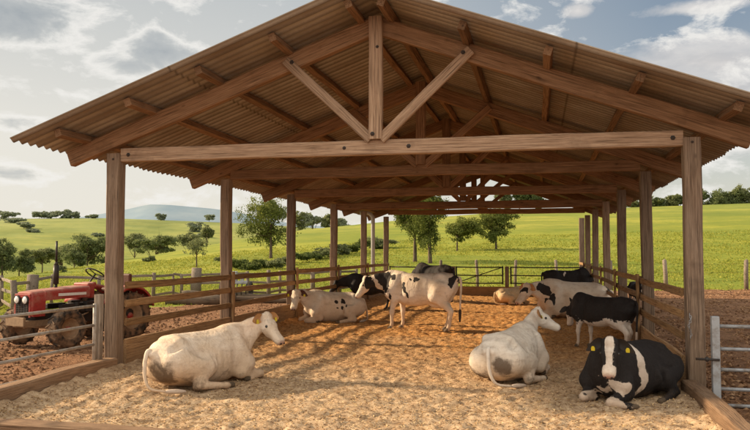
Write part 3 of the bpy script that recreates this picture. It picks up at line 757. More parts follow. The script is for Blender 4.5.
# local: X forward, origin mid wheelbase
ax_f, ax_r = .86, -.68
for s in (1, -1):
    wheel(tr_, (ax_f, s*.66, .36), .365, .25, .19, 15)
    wheel(tr_, (ax_r, s*.56, .48), .49, .27, .26, 17)
m = MB()   # hood: lofted, rounded top
secs = [(1.28, .215, .60, 1.00), (1.24, .235, .58, 1.03), (1.0, .242, .58, 1.05), (.99, .242, .86, 1.05), (.3, .25, .88, 1.09), (.02, .255, .88, 1.10)]
vs = []; npt = 13
for x, hw, z0, z1 in secs:
    for k in range(npt):
        a = math.pi*k/(npt-1); y = -math.cos(a); zz = math.sin(a)**.25 if 0 < k < npt-1 else 0
        vs.append((x, hw*(abs(y)**.30)*(1 if y > 0 else -1), z0+(z1-z0)*zz))
fs = [(i*npt+k, i*npt+k+1, (i+1)*npt+k+1, (i+1)*npt+k) for i in range(len(secs)-1) for k in range(npt-1)]
fs += [tuple(range(npt)), tuple(reversed(range((len(secs)-1)*npt, len(secs)*npt)))]
m.add(vs, fs); m.build('hood', M_RED, tr_, False, bevel=.006)
m = MB(); m.box((.42, .258, .955), (.62, .006, .05), Matrix.Rotation(R(-.6), 3, 'Z')); m.box((.42, -.258, .955), (.62, .006, .05)); dec = m.build('side_stripe', M_DECAL, tr_)
m = MB(); m.box((1.285, 0, .75), (.02, .36, .30))
for k in range(9): m.box((1.30, 0, .62+k*.034), (.014, .34, .010))
for k in range(5): m.box((1.302, -.15+k*.075, .75), (.012, .008, .29))
m.build('grille', M_DARK, tr_)
m = MB(); m.box((1.285, 0, .955), (.03, .42, .07)); m.box((1.285, .20, .76), (.03, .035, .38)); m.box((1.285, -.20, .76), (.03, .035, .38)); m.build('grille_frame', M_RED, tr_, bevel=.006)
for s in (1, -1):
    m = MB(); m.lathe([(0, .05), (.05, .045), (.066, .03)], n=16, c=(1.30, s*.115, .885), M=Matrix.Rotation(R(90), 3, 'Y')); o = m.build('headlight', M_LAMP, tr_, True)
    m = MB(); m.lathe([(.066, .035), (.076, .04), (.080, .0), (.06, -.02)], n=16, c=(1.30, s*.115, .885), M=Matrix.Rotation(R(90), 3, 'Y')); m.build('rim', M_DARK, o, True)
m = MB(); m.box((.55, 0, .52), (1.2, .30, .26)); m.box((-.1, 0, .58), (.7, .34, .36)); m.box((-.75, 0, .56), (.75, .42, .42)); m.tube([(.1, .2, .62), (.5, .22, .66), (.8, .2, .62)], .035, 8); m.tube([(.3, .22, .5), (.3, .22, .8)], .06, 10); m.tube([(.6, .2, .45), (.6, .2, .75)], .05, 10); m.box((.45, .2, .72), (.4, .1, .1)); m.box((.45, -.2, .72), (.4, .1, .1)); m.box((0, .22, .7), (.22, .12, .2)); m.box((0, -.22, .7), (.22, .12, .2)); m.tube([(.1, -.2, .62), (.8, -.2, .62)], .035, 8); m.build('engine', M_BLACKP, tr_, bevel=.012)
m = MB(); m.box((ax_f, 0, .38), (.10, 1.10, .09)); m.box((ax_f+.25, 0, .45), (.5, .34, .12)); m.box((1.42, 0, .50), (.05, .50, .16))
for s in (1, -1): m.tube([(ax_f, s*.52, .30), (ax_f, s*.50, .52)], .035, 8); m.tube([(ax_f-.08, s*.5, .45), (.0, s*.2, .58)], .016, 6)
m.build('front_axle', M_RIM, tr_, bevel=.01)
m = MB(); m.tube([(ax_r, -.6, .53), (ax_r, .6, .53)], .09, 10); m.build('rear_axle', M_BLACKP, tr_, True)
m = MB(); m.tube([(.55, -.06, 1.03), (.55, -.06, 1.16)], .028, 10); m.tube([(.55, -.06, 1.14), (.55, -.06, 1.50)], [.052, .052], 12); m.tube([(.55, -.06, 1.49), (.55, -.06, 1.56)], [.05, .024], 12); m.tube([(.55, -.06, 1.55), (.55, -.06, 1.96)], .020, 10); m.build('exhaust', M_BLACKP, tr_, True)
for s in (1, -1):   # curved fenders over the rear wheels
    vs = []; fs = []; n = 12
    for k in range(n+1):
        a = R(25)+R(140)*k/n; rr = .58
        for y, r_ in ((s*.40, rr-.09), (s*.40, rr), (s*.70, rr), (s*.71, rr-.05)): vs.append((ax_r+math.cos(a)*r_, y, .50+math.sin(a)*r_))
    for k in range(n):
        for q in range(3): fs.append((k*4+q, k*4+q+1, (k+1)*4+q+1, (k+1)*4+q))
    o = mobj('fender', vs, fs, M_RED, tr_, True); sm = o.modifiers.new('s', 'SOLIDIFY'); sm.thickness = .012
m = MB(); m.box((-.05, 0, 1.0), (.16, .44, .30)); m.box((-.16, 0, 1.10), (.1, .36, .12)); m.build('dashboard', M_RED, tr_, bevel=.03)
m = MB(); cs = Vector((-.32, 0, 1.31)); ti = R(-35); pts = []
for k in range(25):
    a = 2*math.pi*k/24; pts.append(cs+Matrix.Rotation(ti, 3, 'Y') @ Vector((.20*math.cos(a), .20*math.sin(a), 0)))
m.tube(pts, .014, 6, False)
for k in range(3):
    a = 2*math.pi*k/3; m.tube([cs, cs+Matrix.Rotation(ti, 3, 'Y') @ Vector((.2*math.cos(a), .2*math.sin(a), 0))], .010, 5)
m.tube([cs, (-.12, 0, 1.08)], .018, 8); m.build('steering_wheel', M_BLACKP, tr_, True)
m = MB(); m.box((-.85, 0, .98), (.40, .44, .09)); m.box((-1.05, 0, 1.15), (.08, .42, .30)); m.build('seat', M_SEAT, tr_, bevel=.03)
m = MB(); m.box((-.45, 0, .62), (.5, .9, .03)); m.build('footplate', M_DARK, tr_)

# ------------------------------------------------------------------ cows
def surface_nets(V, o, h):
    ins = V < 0; nx, ny, nz = V.shape
    c = np.zeros((nx-1, ny-1, nz-1), np.int8)
    for i in (0, 1):
        for j in (0, 1):
            for k in (0, 1): c += ins[i:nx-1+i, j:ny-1+j, k:nz-1+k]
    I = np.argwhere((c > 0) & (c < 8)); n = len(I); acc = np.zeros((n, 3)); cnt = np.zeros(n)
    cor = [(i, j, k) for i in (0, 1) for j in (0, 1) for k in (0, 1)]
    for a in cor:
        for b in cor:
            if sum(b)-sum(a) != 1 or sum(abs(x-y) for x, y in zip(a, b)) != 1: continue
            va = V[I[:, 0]+a[0], I[:, 1]+a[1], I[:, 2]+a[2]]; vb = V[I[:, 0]+b[0], I[:, 1]+b[1], I[:, 2]+b[2]]
            m = (va < 0) != (vb < 0); t = np.where(m, va/(va-vb+1e-12), 0)
            p = np.array(a)+t[:, None]*(np.array(b)-np.array(a)); acc[m] += p[m]; cnt[m] += 1
    P = (I+acc/cnt[:, None])*h+np.array(o)
    idx = -np.ones(c.shape, np.int64); idx[I[:, 0], I[:, 1], I[:, 2]] = np.arange(n)
    Q = []
    for ax in range(3):
        o1, o2 = [(1, 2), (2, 0), (0, 1)][ax]
        sl0 = [slice(None)]*3; sl1 = [slice(None)]*3; sl0[ax] = slice(0, -1); sl1[ax] = slice(1, None)
        A = ins[tuple(sl0)]; B = ins[tuple(sl1)]; E = np.argwhere(A != B)
        E = E[(E[:, o1] > 0) & (E[:, o2] > 0)]
        lim = np.array(c.shape); E = E[(E[:, 0] < lim[0]) & (E[:, 1] < lim[1]) & (E[:, 2] < lim[2])]
        d1 = np.zeros(3, int); d1[o1] = 1; d2 = np.zeros(3, int); d2[o2] = 1
        g = lambda X: idx[X[:, 0], X[:, 1], X[:, 2]]
        q = np.stack([g(E-d1-d2), g(E-d2), g(E), g(E-d1)], 1)
        fl_ = ~A[E[:, 0], E[:, 1], E[:, 2]]; q[fl_] = q[fl_][:, ::-1]; Q.append(q)
    return P, np.concatenate(Q)
class SDF:
    def __init__(s, lo, hi, h):
        s.lo = np.array(lo); s.h = h; n = np.ceil((np.array(hi)-s.lo)/h).astype(int)+1; s.n = n
        s.ax = [s.lo[i]+h*np.arange(n[i]) for i in range(3)]; s.V = np.full(tuple(n), 1.0, np.float32)
    def _sub(s, lo, hi):
        a = np.clip(((np.array(lo)-s.lo)/s.h).astype(int)-1, 0, s.n-1); b = np.clip(((np.array(hi)-s.lo)/s.h).astype(int)+2, 1, s.n)
        sl = tuple(slice(a[i], b[i]) for i in range(3)); X, Y, Z = np.meshgrid(*[s.ax[i][sl[i]] for i in range(3)], indexing='ij'); return sl, X, Y, Z
    def _un(s, sl, d, k):
        v = s.V[sl]
        if v.size == 0: return
        hh = np.maximum(k-np.abs(v-d), 0)/k; s.V[sl] = np.minimum(v, d)-hh*hh*k*.25
    def cone(s, a, b, ra, rb, k=.05, side=None, f=1.0):
        """tapered limb; side/f flatten it along one axis"""
        a = np.array(a, float); b = np.array(b, float); m = max(ra, rb)*max(1, f)+k+.03
        sl, X, Y, Z = s._sub(np.minimum(a, b)-m, np.maximum(a, b)+m)
        ab = b-a; L2 = ab.dot(ab)+1e-9; dx, dy, dz = X-a[0], Y-a[1], Z-a[2]
        t = np.clip((dx*ab[0]+dy*ab[1]+dz*ab[2])/L2, 0, 1); ex, ey, ez = dx-t*ab[0], dy-t*ab[1], dz-t*ab[2]
        if side is not None:
            sd = np.array(side, float); sd /= np.linalg.norm(sd); q = (ex*sd[0]+ey*sd[1]+ez*sd[2])*(1/f-1); ex = ex+q*sd[0]; ey = ey+q*sd[1]; ez = ez+q*sd[2]
        s._un(sl, np.sqrt(ex*ex+ey*ey+ez*ez)-(ra+(rb-ra)*t), k)
    def chain(s, pts, rs, k=.05, side=None, f=1.0):
        for i in range(len(pts)-1): s.cone(pts[i], pts[i+1], rs[i], rs[i+1], k, side, f)
    def carve(s, c, r, k=.06):
        c = np.array(c, float); r = np.array(r, float); sl, X, Y, Z = s._sub(c-r-k, c+r+k); v = s.V[sl]
        if v.size == 0: return
        d = -(np.sqrt(((X-c[0])/r[0])**2+((Y-c[1])/r[1])**2+((Z-c[2])/r[2])**2)-1)*r.min()
        hh = np.maximum(k-np.abs(v-d), 0)/k; s.V[sl] = np.maximum(v, d)+hh*hh*k*.25
    def torso(s, tab, k=.06, pw=2.0):
        tab = np.array(tab, float); x0, x1 = tab[0, 0], tab[-1, 0]
        sl, X, Y, Z = s._sub((x0-.1, -1, -.2), (x1+.1, 1, 2.2)); xs = s.ax[0][sl[0]]
        t = np.interp(xs, tab[:, 0], np.arange(len(tab)))
        def sm(c):
            v = np.interp(np.linspace(x0, x1, 200), tab[:, 0], tab[:, c]); kk = np.hanning(25); kk /= kk.sum(); v2 = np.convolve(np.pad(v, 12, mode='edge'), kk, 'valid'); return np.interp(xs, np.linspace(x0, x1, 200), v2)
        zc, ry, rz = sm(1), sm(2), sm(3)
        e = np.clip((xs-x0)/.16, 0, 1); e2 = np.clip((x1-xs)/.16, 0, 1); e = np.sqrt(np.clip(1-(1-e)**2, 0.0004, 1))*np.sqrt(np.clip(1-(1-e2)**2, .0004, 1))
        ry = ry*e; rz = rz*e
        zc = zc[:, None, None]; ry = ry[:, None, None]; rz = rz[:, None, None]
        dz = (Z-zc)/rz
        rr = (np.abs(Y/ry)**pw+np.abs(dz)**pw)**(1/pw); d = (rr-1)*np.minimum(ry, rz)*.9
        over = np.maximum(np.maximum(x0-X, X-x1), 0); d = np.where(over > 0, np.maximum(d, 0)+over, d)
        s._un(sl, d, k)
def unit(v): v = np.array(v, float); return v/np.linalg.norm(v)
def coat(name, white, shade, dark, earc=None):
    t = NT(name); co = t.coord('Object'); a = t.attr('pat'); d = t.attr('dirt'); pk = t.attr('pink'); hf = t.attr('hoof')
    n1 = t.noise(co, 3.0, 5, .6); n2 = t.noise(co, 16, 4, .6); hair = t.noise(t.mapping(co, (25, 120, 60)), 1.0, 3, .6)
    base = t.mix(t.ramp(n1, [(.35, 0.0), (.62, 1.0)]), white, shade)
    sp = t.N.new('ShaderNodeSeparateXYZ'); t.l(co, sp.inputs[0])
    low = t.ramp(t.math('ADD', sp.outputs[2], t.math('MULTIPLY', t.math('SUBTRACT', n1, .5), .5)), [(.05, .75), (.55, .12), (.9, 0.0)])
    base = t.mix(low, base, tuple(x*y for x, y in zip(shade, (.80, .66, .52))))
    sm = t.noise(t.mapping(co, (1, 1, 2.2)), 5.5, 5, .7); base = t.mix(t.ramp(sm, [(.50, 0.0), (.70, .45)]), base, (.34, .23, .15))
    base = t.mix(t.math('MULTIPLY', hair, .14), base, tuple(x*.55 for x in shade))
    pm = t.ramp(t.math('ADD', a, t.math('MULTIPLY', t.math('SUBTRACT', t.noise(co, 11, 4, .6), .5), .35)), [(.485, 0.0), (.515, 1.0)])
    drk = t.mix(n2, dark, tuple(x*1.9+.006 for x in dark)); c = t.mix(pm, base, drk)
    dm = t.math('MULTIPLY', t.ramp(t.math('ADD', d, t.math('MULTIPLY', t.math('SUBTRACT', n2, .5), .9)), [(.35, 0.0), (.75, 1.0)]), .82)
    c = t.mix(dm, c, (.085, .052, .03))
    c = t.mix(t.ramp(pk, [(.3, 0.0), (.7, .85)]), c, t.mix(n2, (.30, .15, .12), (.46, .27, .22)))
    c = t.mix(t.ramp(hf, [(.4, 0.0), (.6, 1.0)]), c, (.12, .085, .055))
    return t.fin(c, .72, t.bump(t.math('ADD', hair, t.math('MULTIPLY', n2, .5)), .45, .008, t.bump(t.noise(t.mapping(co, (1.6, 1, .8)), 5, 4, .55, .5), .55, .045)), .16)
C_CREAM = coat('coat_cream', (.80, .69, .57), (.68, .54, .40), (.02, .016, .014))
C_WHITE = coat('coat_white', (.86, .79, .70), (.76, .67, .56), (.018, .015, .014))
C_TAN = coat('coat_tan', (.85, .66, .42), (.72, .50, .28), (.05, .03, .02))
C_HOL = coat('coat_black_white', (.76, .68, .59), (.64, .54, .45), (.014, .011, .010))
M_EYE = simple('eye', (.012, .009, .007), .12, 0, 1, .8)
t = NT('ear_skin'); M_EARO = t.fin(t.mix(t.noise(t.coord('Object'), 30, 3), (.36, .17, .06), (.52, .28, .12)), .7)
M_EARB = simple('ear_black', (.028, .022, .019), .7, .4, 40); M_EARW = simple('ear_pale', (.52, .38, .27), .7, .3, 30); M_NOST = simple('nostril', (.03, .016, .013), .4)
M_TAILB = simple('tail_hair_dark', (.05, .035, .025), .9, .5, 60); M_TAILW = simple('tail_hair_pale', (.50, .39, .30), .9, .4, 60)

def cow(label, px, F, theta, sc, pose, coatm, ears, pats, dirts, neck, hyaw, hpitch, h=.022, tailw=True, tags=True, side=-1, group='cattle resting in the pen', z=0.0, headroll=0, udder=False, horns=False, headlen=1.0, wide=1.0, seedp=0, hindleg=None, foreleg=None):
    """canonical cow: x forward, z up, metres.  neck = poll point; hyaw/hpitch aim the muzzle"""
    EL = ears.get('len', .23); lo = (-1.15, -.85, -.06); hi = (1.95, .85, 1.95)
    s = SDF(lo, hi, h/sc if sc < 1 else h)
    hooves = []
    if pose == 'stand':
        zc = 1.0
        s.torso([(-.98, 1.16, .12, .13), (-.88, 1.11, .21, .23), (-.66, 1.07, .265*wide, .29), (-.35, .985, .30*wide, .36), (-.05, .945, .345*wide, .39), (.25, .955, .335*wide, .385), (.5, 1.00, .27, .35), (.72, 1.03, .20, .30), (.86, 1.06, .14, .2)], pw=2.25)
        s.cone((-.62, .20, 1.27), (-.55, -.20, 1.27), .07, .07, .10)      # hip bones
        s.cone((-.95, .07, 1.22), (-.95, -.07, 1.22), .06, .06, .09)
        s.cone((.42, 0, 1.26), (.66, 0, 1.30), .10, .09, .12)
        for sd in (-1, 1):
            st = .07 if sd == side else -.08
            s.chain([(.52, sd*.13, 1.1), (.62, sd*.20, .88), (.50+st*.3, sd*.19, .72)], [.17, .13, .10], .09)
            s.chain([(.50+st*.3, sd*.19, .74), (.53+st, sd*.17, .44), (.53+st, sd*.17, .40), (.53+st, sd*.17, .14), (.56+st, sd*.17, .05)], [.095, .052, .05, .036, .042], .035)
            s.cone((.57+st, sd*.17, .045), (.61+st, sd*.17, .03), .05, .045, .02); hooves.append((.6+st, sd*.17, .0))
            s.chain([(-.62, sd*.15, 1.06), (-.48, sd*.21, .80)], [.22, .15], .10)
            s.chain([(-.78, sd*.13, 1.02), (-.70, sd*.17, .78)], [.16, .11], .10)
            s.chain([(-.52, sd*.20, .80), (-.78-st*.8, sd*.17, .50), (-.80-st*.8, sd*.17, .46), (-.74-st, sd*.17, .14), (-.70-st, sd*.17, .05)], [.14, .062, .056, .040, .044], .04)
            s.cone((-.69-st, sd*.17, .045), (-.65-st, sd*.17, .03), .05, .045, .02); hooves.append((-.66-st, sd*.17, 0))
        if udder:
            s.cone((-.42, 0, .66), (-.58, 0, .66), .13, .14, .08)
        nb = np.array((.70, 0, 1.16)); tailtop = (-.98, 0, 1.24)
    else:
        s.torso([(-.94, .46, .14, .15), (-.84, .44, .27, .27), (-.62, .425, .36*wide, .36), (-.32, .405, .39*wide, .395), (0, .40, .42*wide, .405), (.28, .435, .385*wide, .42), (.52, .475, .31, .41), (.72, .52, .22, .33), (.86, .54, .14, .22)], pw=2.15)
        s.cone((-.56, .20, .70), (-.56, -.20, .70), .065, .065, .11)
        s.cone((-.90, .06, .55), (-.90, -.06, .55), .06, .06, .09)
        s.cone((-.5, 0, .74), (.45, 0, .75), .05, .06, .10)
        s.cone((.40, 0, .78), (.58, 0, .80), .09, .09, .12)
        for sd in (-1, 1):
            near = sd == side
            # thigh, hock on the ground, cannon lying forward
            w = wide
            if near:
                hk = hindleg or [(-.20, .40, .34), (-.42, .50, .10), (.02, .58, .055), (.14, .57, .05)]
                s.chain([(-.62, sd*.26*w, .42), (-.34, sd*.33*w, .36), (hk[0][0], sd*hk[0][1]*w, hk[0][2])], [.26, .22, .15], .10)
                s.chain([(hk[0][0], sd*hk[0][1]*w, hk[0][2]), (hk[1][0], sd*hk[1][1]*w, hk[1][2])], [.14, .075], .05)
                s.chain([(hk[1][0], sd*hk[1][1]*w, hk[1][2]), (hk[2][0], sd*hk[2][1]*w, hk[2][2])], [.068, .045], .03)
                s.cone((hk[2][0], sd*hk[2][1]*w, hk[2][2]), (hk[3][0], sd*hk[3][1]*w, hk[3][2]), .05, .045, .02); hooves.append((hk[3][0], sd*hk[3][1]*w, 0))
            else:
                s.chain([(-.62, sd*.24*w, .36), (-.30, sd*.32*w, .30)], [.25, .2], .10)
                s.cone((-.3, sd*.4*w, .1), (.0, sd*.42*w, .06), .08, .05, .05)
            # forelegs: one folded, one stretched a little
            s.chain([(.50, sd*.18, .50), (.62, sd*.26, .30), (.52, sd*.27, .17)], [.17, .13, .10], .08)
            fl2 = foreleg if (foreleg and near) else ([(.90, .26, .10), (.68, .30, .06), (.60, .29, .05)] if near else [(.88, .19, .10), (.64, .17, .06), (.56, .17, .05)])
            s.chain([(.52, sd*.27, .17), (fl2[0][0], sd*fl2[0][1], fl2[0][2])], [.10, .062], .05)
            s.chain([(fl2[0][0], sd*fl2[0][1], fl2[0][2]), (fl2[1][0], sd*fl2[1][1], fl2[1][2])], [.060, .045], .025)
            s.cone((fl2[1][0], sd*fl2[1][1], fl2[1][2]), (fl2[2][0], sd*fl2[2][1], fl2[2][2]), .05, .042, .02); hooves.append((fl2[2][0], sd*fl2[2][1], 0))
        nb = np.array((.66, 0, .64)); tailtop = (-.93, 0, .60)
    zt_ = 1.27 if pose == 'stand' else .70; yw = .34 if pose == 'stand' else .43
    for sd in (-1, 1):
        s.carve((-.30, sd*(yw+.03)*wide, zt_-.10), (.15, .085, .12), .07)      # hollow flank
        s.cone((-.60, sd*.205, zt_), (-.50, sd*.23, zt_-.03), .055, .040, .04)   # hook bone
        s.carve((-.72, sd*(.30 if pose == 'stand' else .34)*wide, zt_-.03), (.12, .05, .08), .06)
        for i in range(4 if pose == 'lie' else 0):                                                      # faint ribs
            x = -.12+i*.11; s.carve((x, sd*(yw+.046)*wide, zt_-.30), (.022, .045, .15), .05)
        s.carve((.34, sd*(yw+.0), zt_-.28), (.05, .07, .22), .08)              # behind the shoulder blade
        s.cone((.46, sd*(yw-.17), zt_-.02), (.60, sd*(yw-.14), zt_-.36), .06, .07, .07)
    # head frame
    cy, sy, cp, sp = math.cos(hyaw), math.sin(hyaw), math.cos(hpitch), math.sin(hpitch)
    U = np.array((cp*cy, cp*sy, sp)); W = np.array((-sy, cy, 0)); Vv = np.cross(U, W); 
    if headroll: W, Vv = W*math.cos(headroll)+Vv*math.sin(headroll), -W*math.sin(headroll)+Vv*math.cos(headroll)
    pl = np.array(neck, float); hl = headlen
    T = lambda u, v, w=0.0: tuple(pl+U*u*hl+Vv*v*hl+W*w*hl)
    back = pl-U*.02-Vv*.05
    # neck
    bd = unit(back-nb); mid = nb*.45+back*.55+np.array((0, 0, .015))
    ns = np.array((-bd[1], bd[0], 0)); ns = ns/(np.linalg.norm(ns)+1e-6) if np.linalg.norm(ns) > .2 else W
    s.chain([nb-bd*.12, nb+bd*.02, mid, back], [.215, .20, .145, .105], .09, ns, .68)
    s.chain([nb+np.array((.06, 0, -.2)), mid-np.array((0, 0, .14)), tuple(back-np.array((0, 0, .04)))], [.10, .055, .05], .08)
    # skull, cheeks, muzzle
    s.chain([T(.02, -.03), T(.17, -.025), T(.31, -.045), T(.42, -.055)], [.108*hl, .094*hl, .068*hl, .066*hl], .03, W, 1.17)
    s.chain([T(.39, -.05, .036), T(.44, -.055, .034)], [.054*hl, .045*hl], .03)
    s.chain([T(.39, -.05, -.036), T(.44, -.055, -.034)], [.054*hl, .045*hl], .03)
    s.chain([T(.00, .055, .06), T(.00, .055, -.06)], [.050*hl, .050*hl], .05)
    s.cone(T(-.02, .08), T(.03, .07), .045*hl, .04*hl, .04)
    s.chain([T(.06, -.10), T(.20, -.105), T(.37, -.085)], [.078*hl, .060*hl, .038*hl], .05, W, .8)
    for sd in (-1, 1):
        s.cone(T(.10, .035, sd*.085), T(.165, .025, sd*.088), .030*hl, .026*hl, .022)
        s.cone(T(.43, -.035, sd*.035), T(.45, -.05, sd*.03), .040*hl, .038*hl, .03)
        s.cone(T(.06, -.06, sd*.06), T(.14, -.09, sd*.05), .05*hl, .045*hl, .05)
        if horns: s.cone(T(-.01, .09, sd*.075), T(-.035, .15, sd*.10), .02, .009, .02)
    P, Q = surface_nets(s.V, s.lo, s.h)
    # attributes
    nvb = len(P); rs = np.random.RandomState(seedp+3)
    ph = rs.rand(6, 3)*6
    wob = sum(np.sin(P @ (rs.randn(3)*9)+ph[i, 0]) for i in range(6))/6
    pat = np.zeros(nvb)
    A1 = rs.randn(8, 3)*7; A2 = rs.randn(8, 3); p8 = rs.rand(8)*6.28
    Pw = P+.034*sum(np.sin(P @ A1[i]+p8[i])[:, None]*A2[i][None] for i in range(8))/2.2
    B1 = rs.randn(8, 3)*26; Pw = Pw+.011*sum(np.sin(P @ B1[i]+p8[i])[:, None]*A2[i][None] for i in range(8))/2.2
    for op, (x, y, zz, rx, ry, rz) in pats:
        d = np.sqrt(((Pw[:, 0]-x)/rx)**2+((Pw[:, 1]-y)/ry)**2+((Pw[:, 2]-zz)/rz)**2)
        v = np.clip(1.0-.5*d+.10*wob, 0, 1)
        pat = np.maximum(pat, v) if op == 'b' else np.minimum(pat, 1-v)
    # face patches given in head frame
    rel = P-pl; hu, hv, hw = rel @ U/hl, rel @ Vv/hl, rel @ W/hl; head = (hu > -.1) & (np.abs(hw) < .22) & (np.abs(hv) < .24) & (hu < .6)
    for op, (u0, u1, wmax) in ears.get('face', []):
        k = head & (hu > u0-.02) & (hu < u1)
        if wmax == 'v': wmax = np.interp(hu, [-.1, 0, .10, .22, .32, .40], [.03, .055, .054, .040, .046, .085])
        if op == 'blaze': pat = np.where(k, np.clip(.5+(np.abs(hw)-wmax-.012*wob+(np.maximum(0, -hv-.07))*.8)*14, 0, 1), pat)
        elif op == 'white': pat = np.where(k, 0, pat)
        elif op == 'black': pat = np.where(k, 1, pat)
        elif op == 'eyes': pat = np.where(k, np.clip(1.0-.5*np.sqrt(((hu-.15)/.07)**2+((np.abs(hw)-.09)/.06)**2+((hv)/.07)**2), 0, 1), pat)
    dirt = np.zeros(nvb)
    for (x, y, zz, rx, ry, rz, a) in dirts:
        d = np.sqrt(((Pw[:, 0]-x)/rx)**2+((Pw[:, 1]-y)/ry)**2+((Pw[:, 2]-zz)/rz)**2); dirt = np.maximum(dirt, a*np.clip(1.25-.75*d, 0, 1))
    dirt = np.maximum(dirt, np.clip(.45-P[:, 2]*(2.0 if pose == 'lie' else 3.0), 0, .42))
    pink = np.where(head, np.clip((hu-.43)*12, 0, 1), 0)
    hoof = np.zeros(nvb)
    for (x, y, _) in hooves:
        d = np.sqrt((P[:, 0]-x)**2+(P[:, 1]-y)**2); hoof = np.maximum(hoof, np.clip(1-(d/.11)**2, 0, 1)*(P[:, 2] < .10))
    # extra pieces joined into the same mesh: ears, eyes, nostrils, tail
    ex = MB(); mats = [coatm, M_EYE, ears['mat'], M_NOST, M_TAILW if tailw else M_TAILB]
    for sd in (-1, 1):
        ex.sphere(T(.155, .000, sd*.110), .024*hl, 8, 1); ex.sphere(T(.492, -.045, sd*.040), .017*hl, 6, 3)
        ex.tube([T(.34, -.085, sd*.062), T(.40, -.092, sd*.060), T(.455, -.095, sd*.045), T(.478, -.094, 0)], .006*hl, 5, True, 3)
        # ear: cupped leaf
        n = 9; vs = []; droop = ears.get('droop', .25)
        for i in range(n):
            q = i/(n-1); wdt = .078*math.sin(math.pi*min(1, q*.86+.12))**.8; 
            DN = np.array((0, 0, -1.0)); c = np.array(T(-.005, .030, sd*(.075+EL*q)))+DN*hl*droop*(.10*q+.20*q*q)
            for k in range(5):
                g = (k-2)/2; vs.append(c+(U*-.72+Vv*.69)*g*wdt*hl-(U*.69+Vv*.72)*((1-g*g)*.030*hl*math.sin(math.pi*min(1, q+.25))))
        # thin double wall so the ear is closed
        fs = [(i*5+k, i*5+k+1, (i+1)*5+k+1, (i+1)*5+k) for i in range(n-1) for k in range(4)]; nn = len(vs)
        vs2 = [v+(U*.69+Vv*.72)*.010 for v in vs]
        ex.add(vs, fs, 2 if ears.get('inner') is None else 2); ex.add(vs2, [f[::-1] for f in fs], 2)
    tt = Vector(tailtop)
    if pose == 'stand':
        pts = [tt+Vector((.05, 0, -.02)), tt+Vector((-.03, 0, .01)), tt+Vector((-.07, .0, -.12)), tt+Vector((-.06, .01, -.45)), tt+Vector((-.05, .02, -.72))]; tuft = [pts[-1], tt+Vector((-.05, .02, -.85)), tt+Vector((-.045, .03, -1.02))]
    else:
        sd = side
        pts = [tt+Vector((.05, 0, -.02)), tt+Vector((-.02, .0, .0)), tt+Vector((-.07, sd*.02, -.12)), tt+Vector((-.10, sd*.06, -.35)), tt+Vector((-.07, sd*.16, -.52)), tt+Vector((.08, sd*.34, -.555))]; tuft = [pts[-1], tt+Vector((.22, sd*.43, -.56)), tt+Vector((.34, sd*.47, -.57))]
    # smooth the tail path
    def cr(ps, m=4):
        out = []
        for i in range(len(ps)-1):
            p0, p1, p2, p3 = ps[max(i-1, 0)], ps[i], ps[i+1], ps[min(i+2, len(ps)-1)]
            for q in range(m):
                u = q/m; out.append(.5*((2*p1)+(p2-p0)*u+(2*p0-5*p1+4*p2-p3)*u*u+(3*p1-p0-3*p2+p3)*u**3))
        return out+[ps[-1]]
    c = cr(pts); ex.tube(c, [.040-.022*(i/len(c)) for i in range(len(c))], 7, True, 0)
    c = cr(tuft, 5); ex.tube(c, [.020+.018*math.sin(math.pi*(i/len(c))**.7)-.008*i/len(c) for i in range(len(c)-1)]+[.003], 7, True, 4)
    nb_ = len(ex.v); allv = np.concatenate([P, np.array([tuple(v) for v in ex.v])])
    me = bpy.data.meshes.new('cow'); me.from_pydata(allv.tolist(), [], Q.tolist()+[tuple(i+nvb for i in f) for f in ex.f])
    for mm in mats: me.materials.append(mm)
    me.polygons.foreach_set('material_index', [0]*len(Q)+ex.mi); me.polygons.foreach_set('use_smooth', [True]*len(me.polygons))
    exa = np.zeros(nb_); tp_ = ears.get('tail', 0.0)
    for nme, arr, e in (('pat', pat, tp_), ('dirt', dirt, .15), ('pink', pink, 0), ('hoof', hoof, 0)):
        me.attributes.new(nme, 'FLOAT', 'POINT').data.foreach_set('value', np.concatenate([arr, exa+e]).astype(np.float32))
    me.update()
    o = bpy.data.objects.new('cow', me); COL.objects.link(o); o.location = at_F(px, F, z); o.rotation_euler.z = R(theta)+PSI; o.scale = (sc, sc, sc)
    tag(o, label, 'cow', group)
    if h < .02:
        tri = Q[:, :3]; pa, pb, pc, pd = P[Q[:, 0]], P[Q[:, 1]], P[Q[:, 2]], P[Q[:, 3]]
        nn = np.cross(pc-pa, pd-pb); ar = np.linalg.norm(nn, axis=1)+1e-9; nn = nn/ar[:, None]
        NH = 60000; fi = rs.choice(len(Q), NH, p=ar/ar.sum()); a1, a2 = rs.rand(NH, 1), rs.rand(NH, 1)
        pp = (pa[fi]*(1-a1)+pb[fi]*a1)*(1-a2)+(pd[fi]*(1-a1)+pc[fi]*a1)*a2; n_ = nn[fi]
        fl0 = np.array((-.75, 0, -.55))+rs.randn(NH, 3)*.28; fl0 -= n_*np.sum(fl0*n_, 1)[:, None]; fl0 /= np.linalg.norm(fl0, axis=1)[:, None]+1e-9
        sdv = np.cross(n_, fl0); ln = rs.uniform(.010, .024, (NH, 1)); wd = .0017
        tip = pp+fl0*ln+n_*ln*rs.uniform(.12, .5, (NH, 1))
        hv_ = np.stack([pp-sdv*wd-n_*.002, pp+sdv*wd-n_*.002, tip], 1).reshape(-1, 3); hf_ = np.arange(NH*3).reshape(-1, 3)
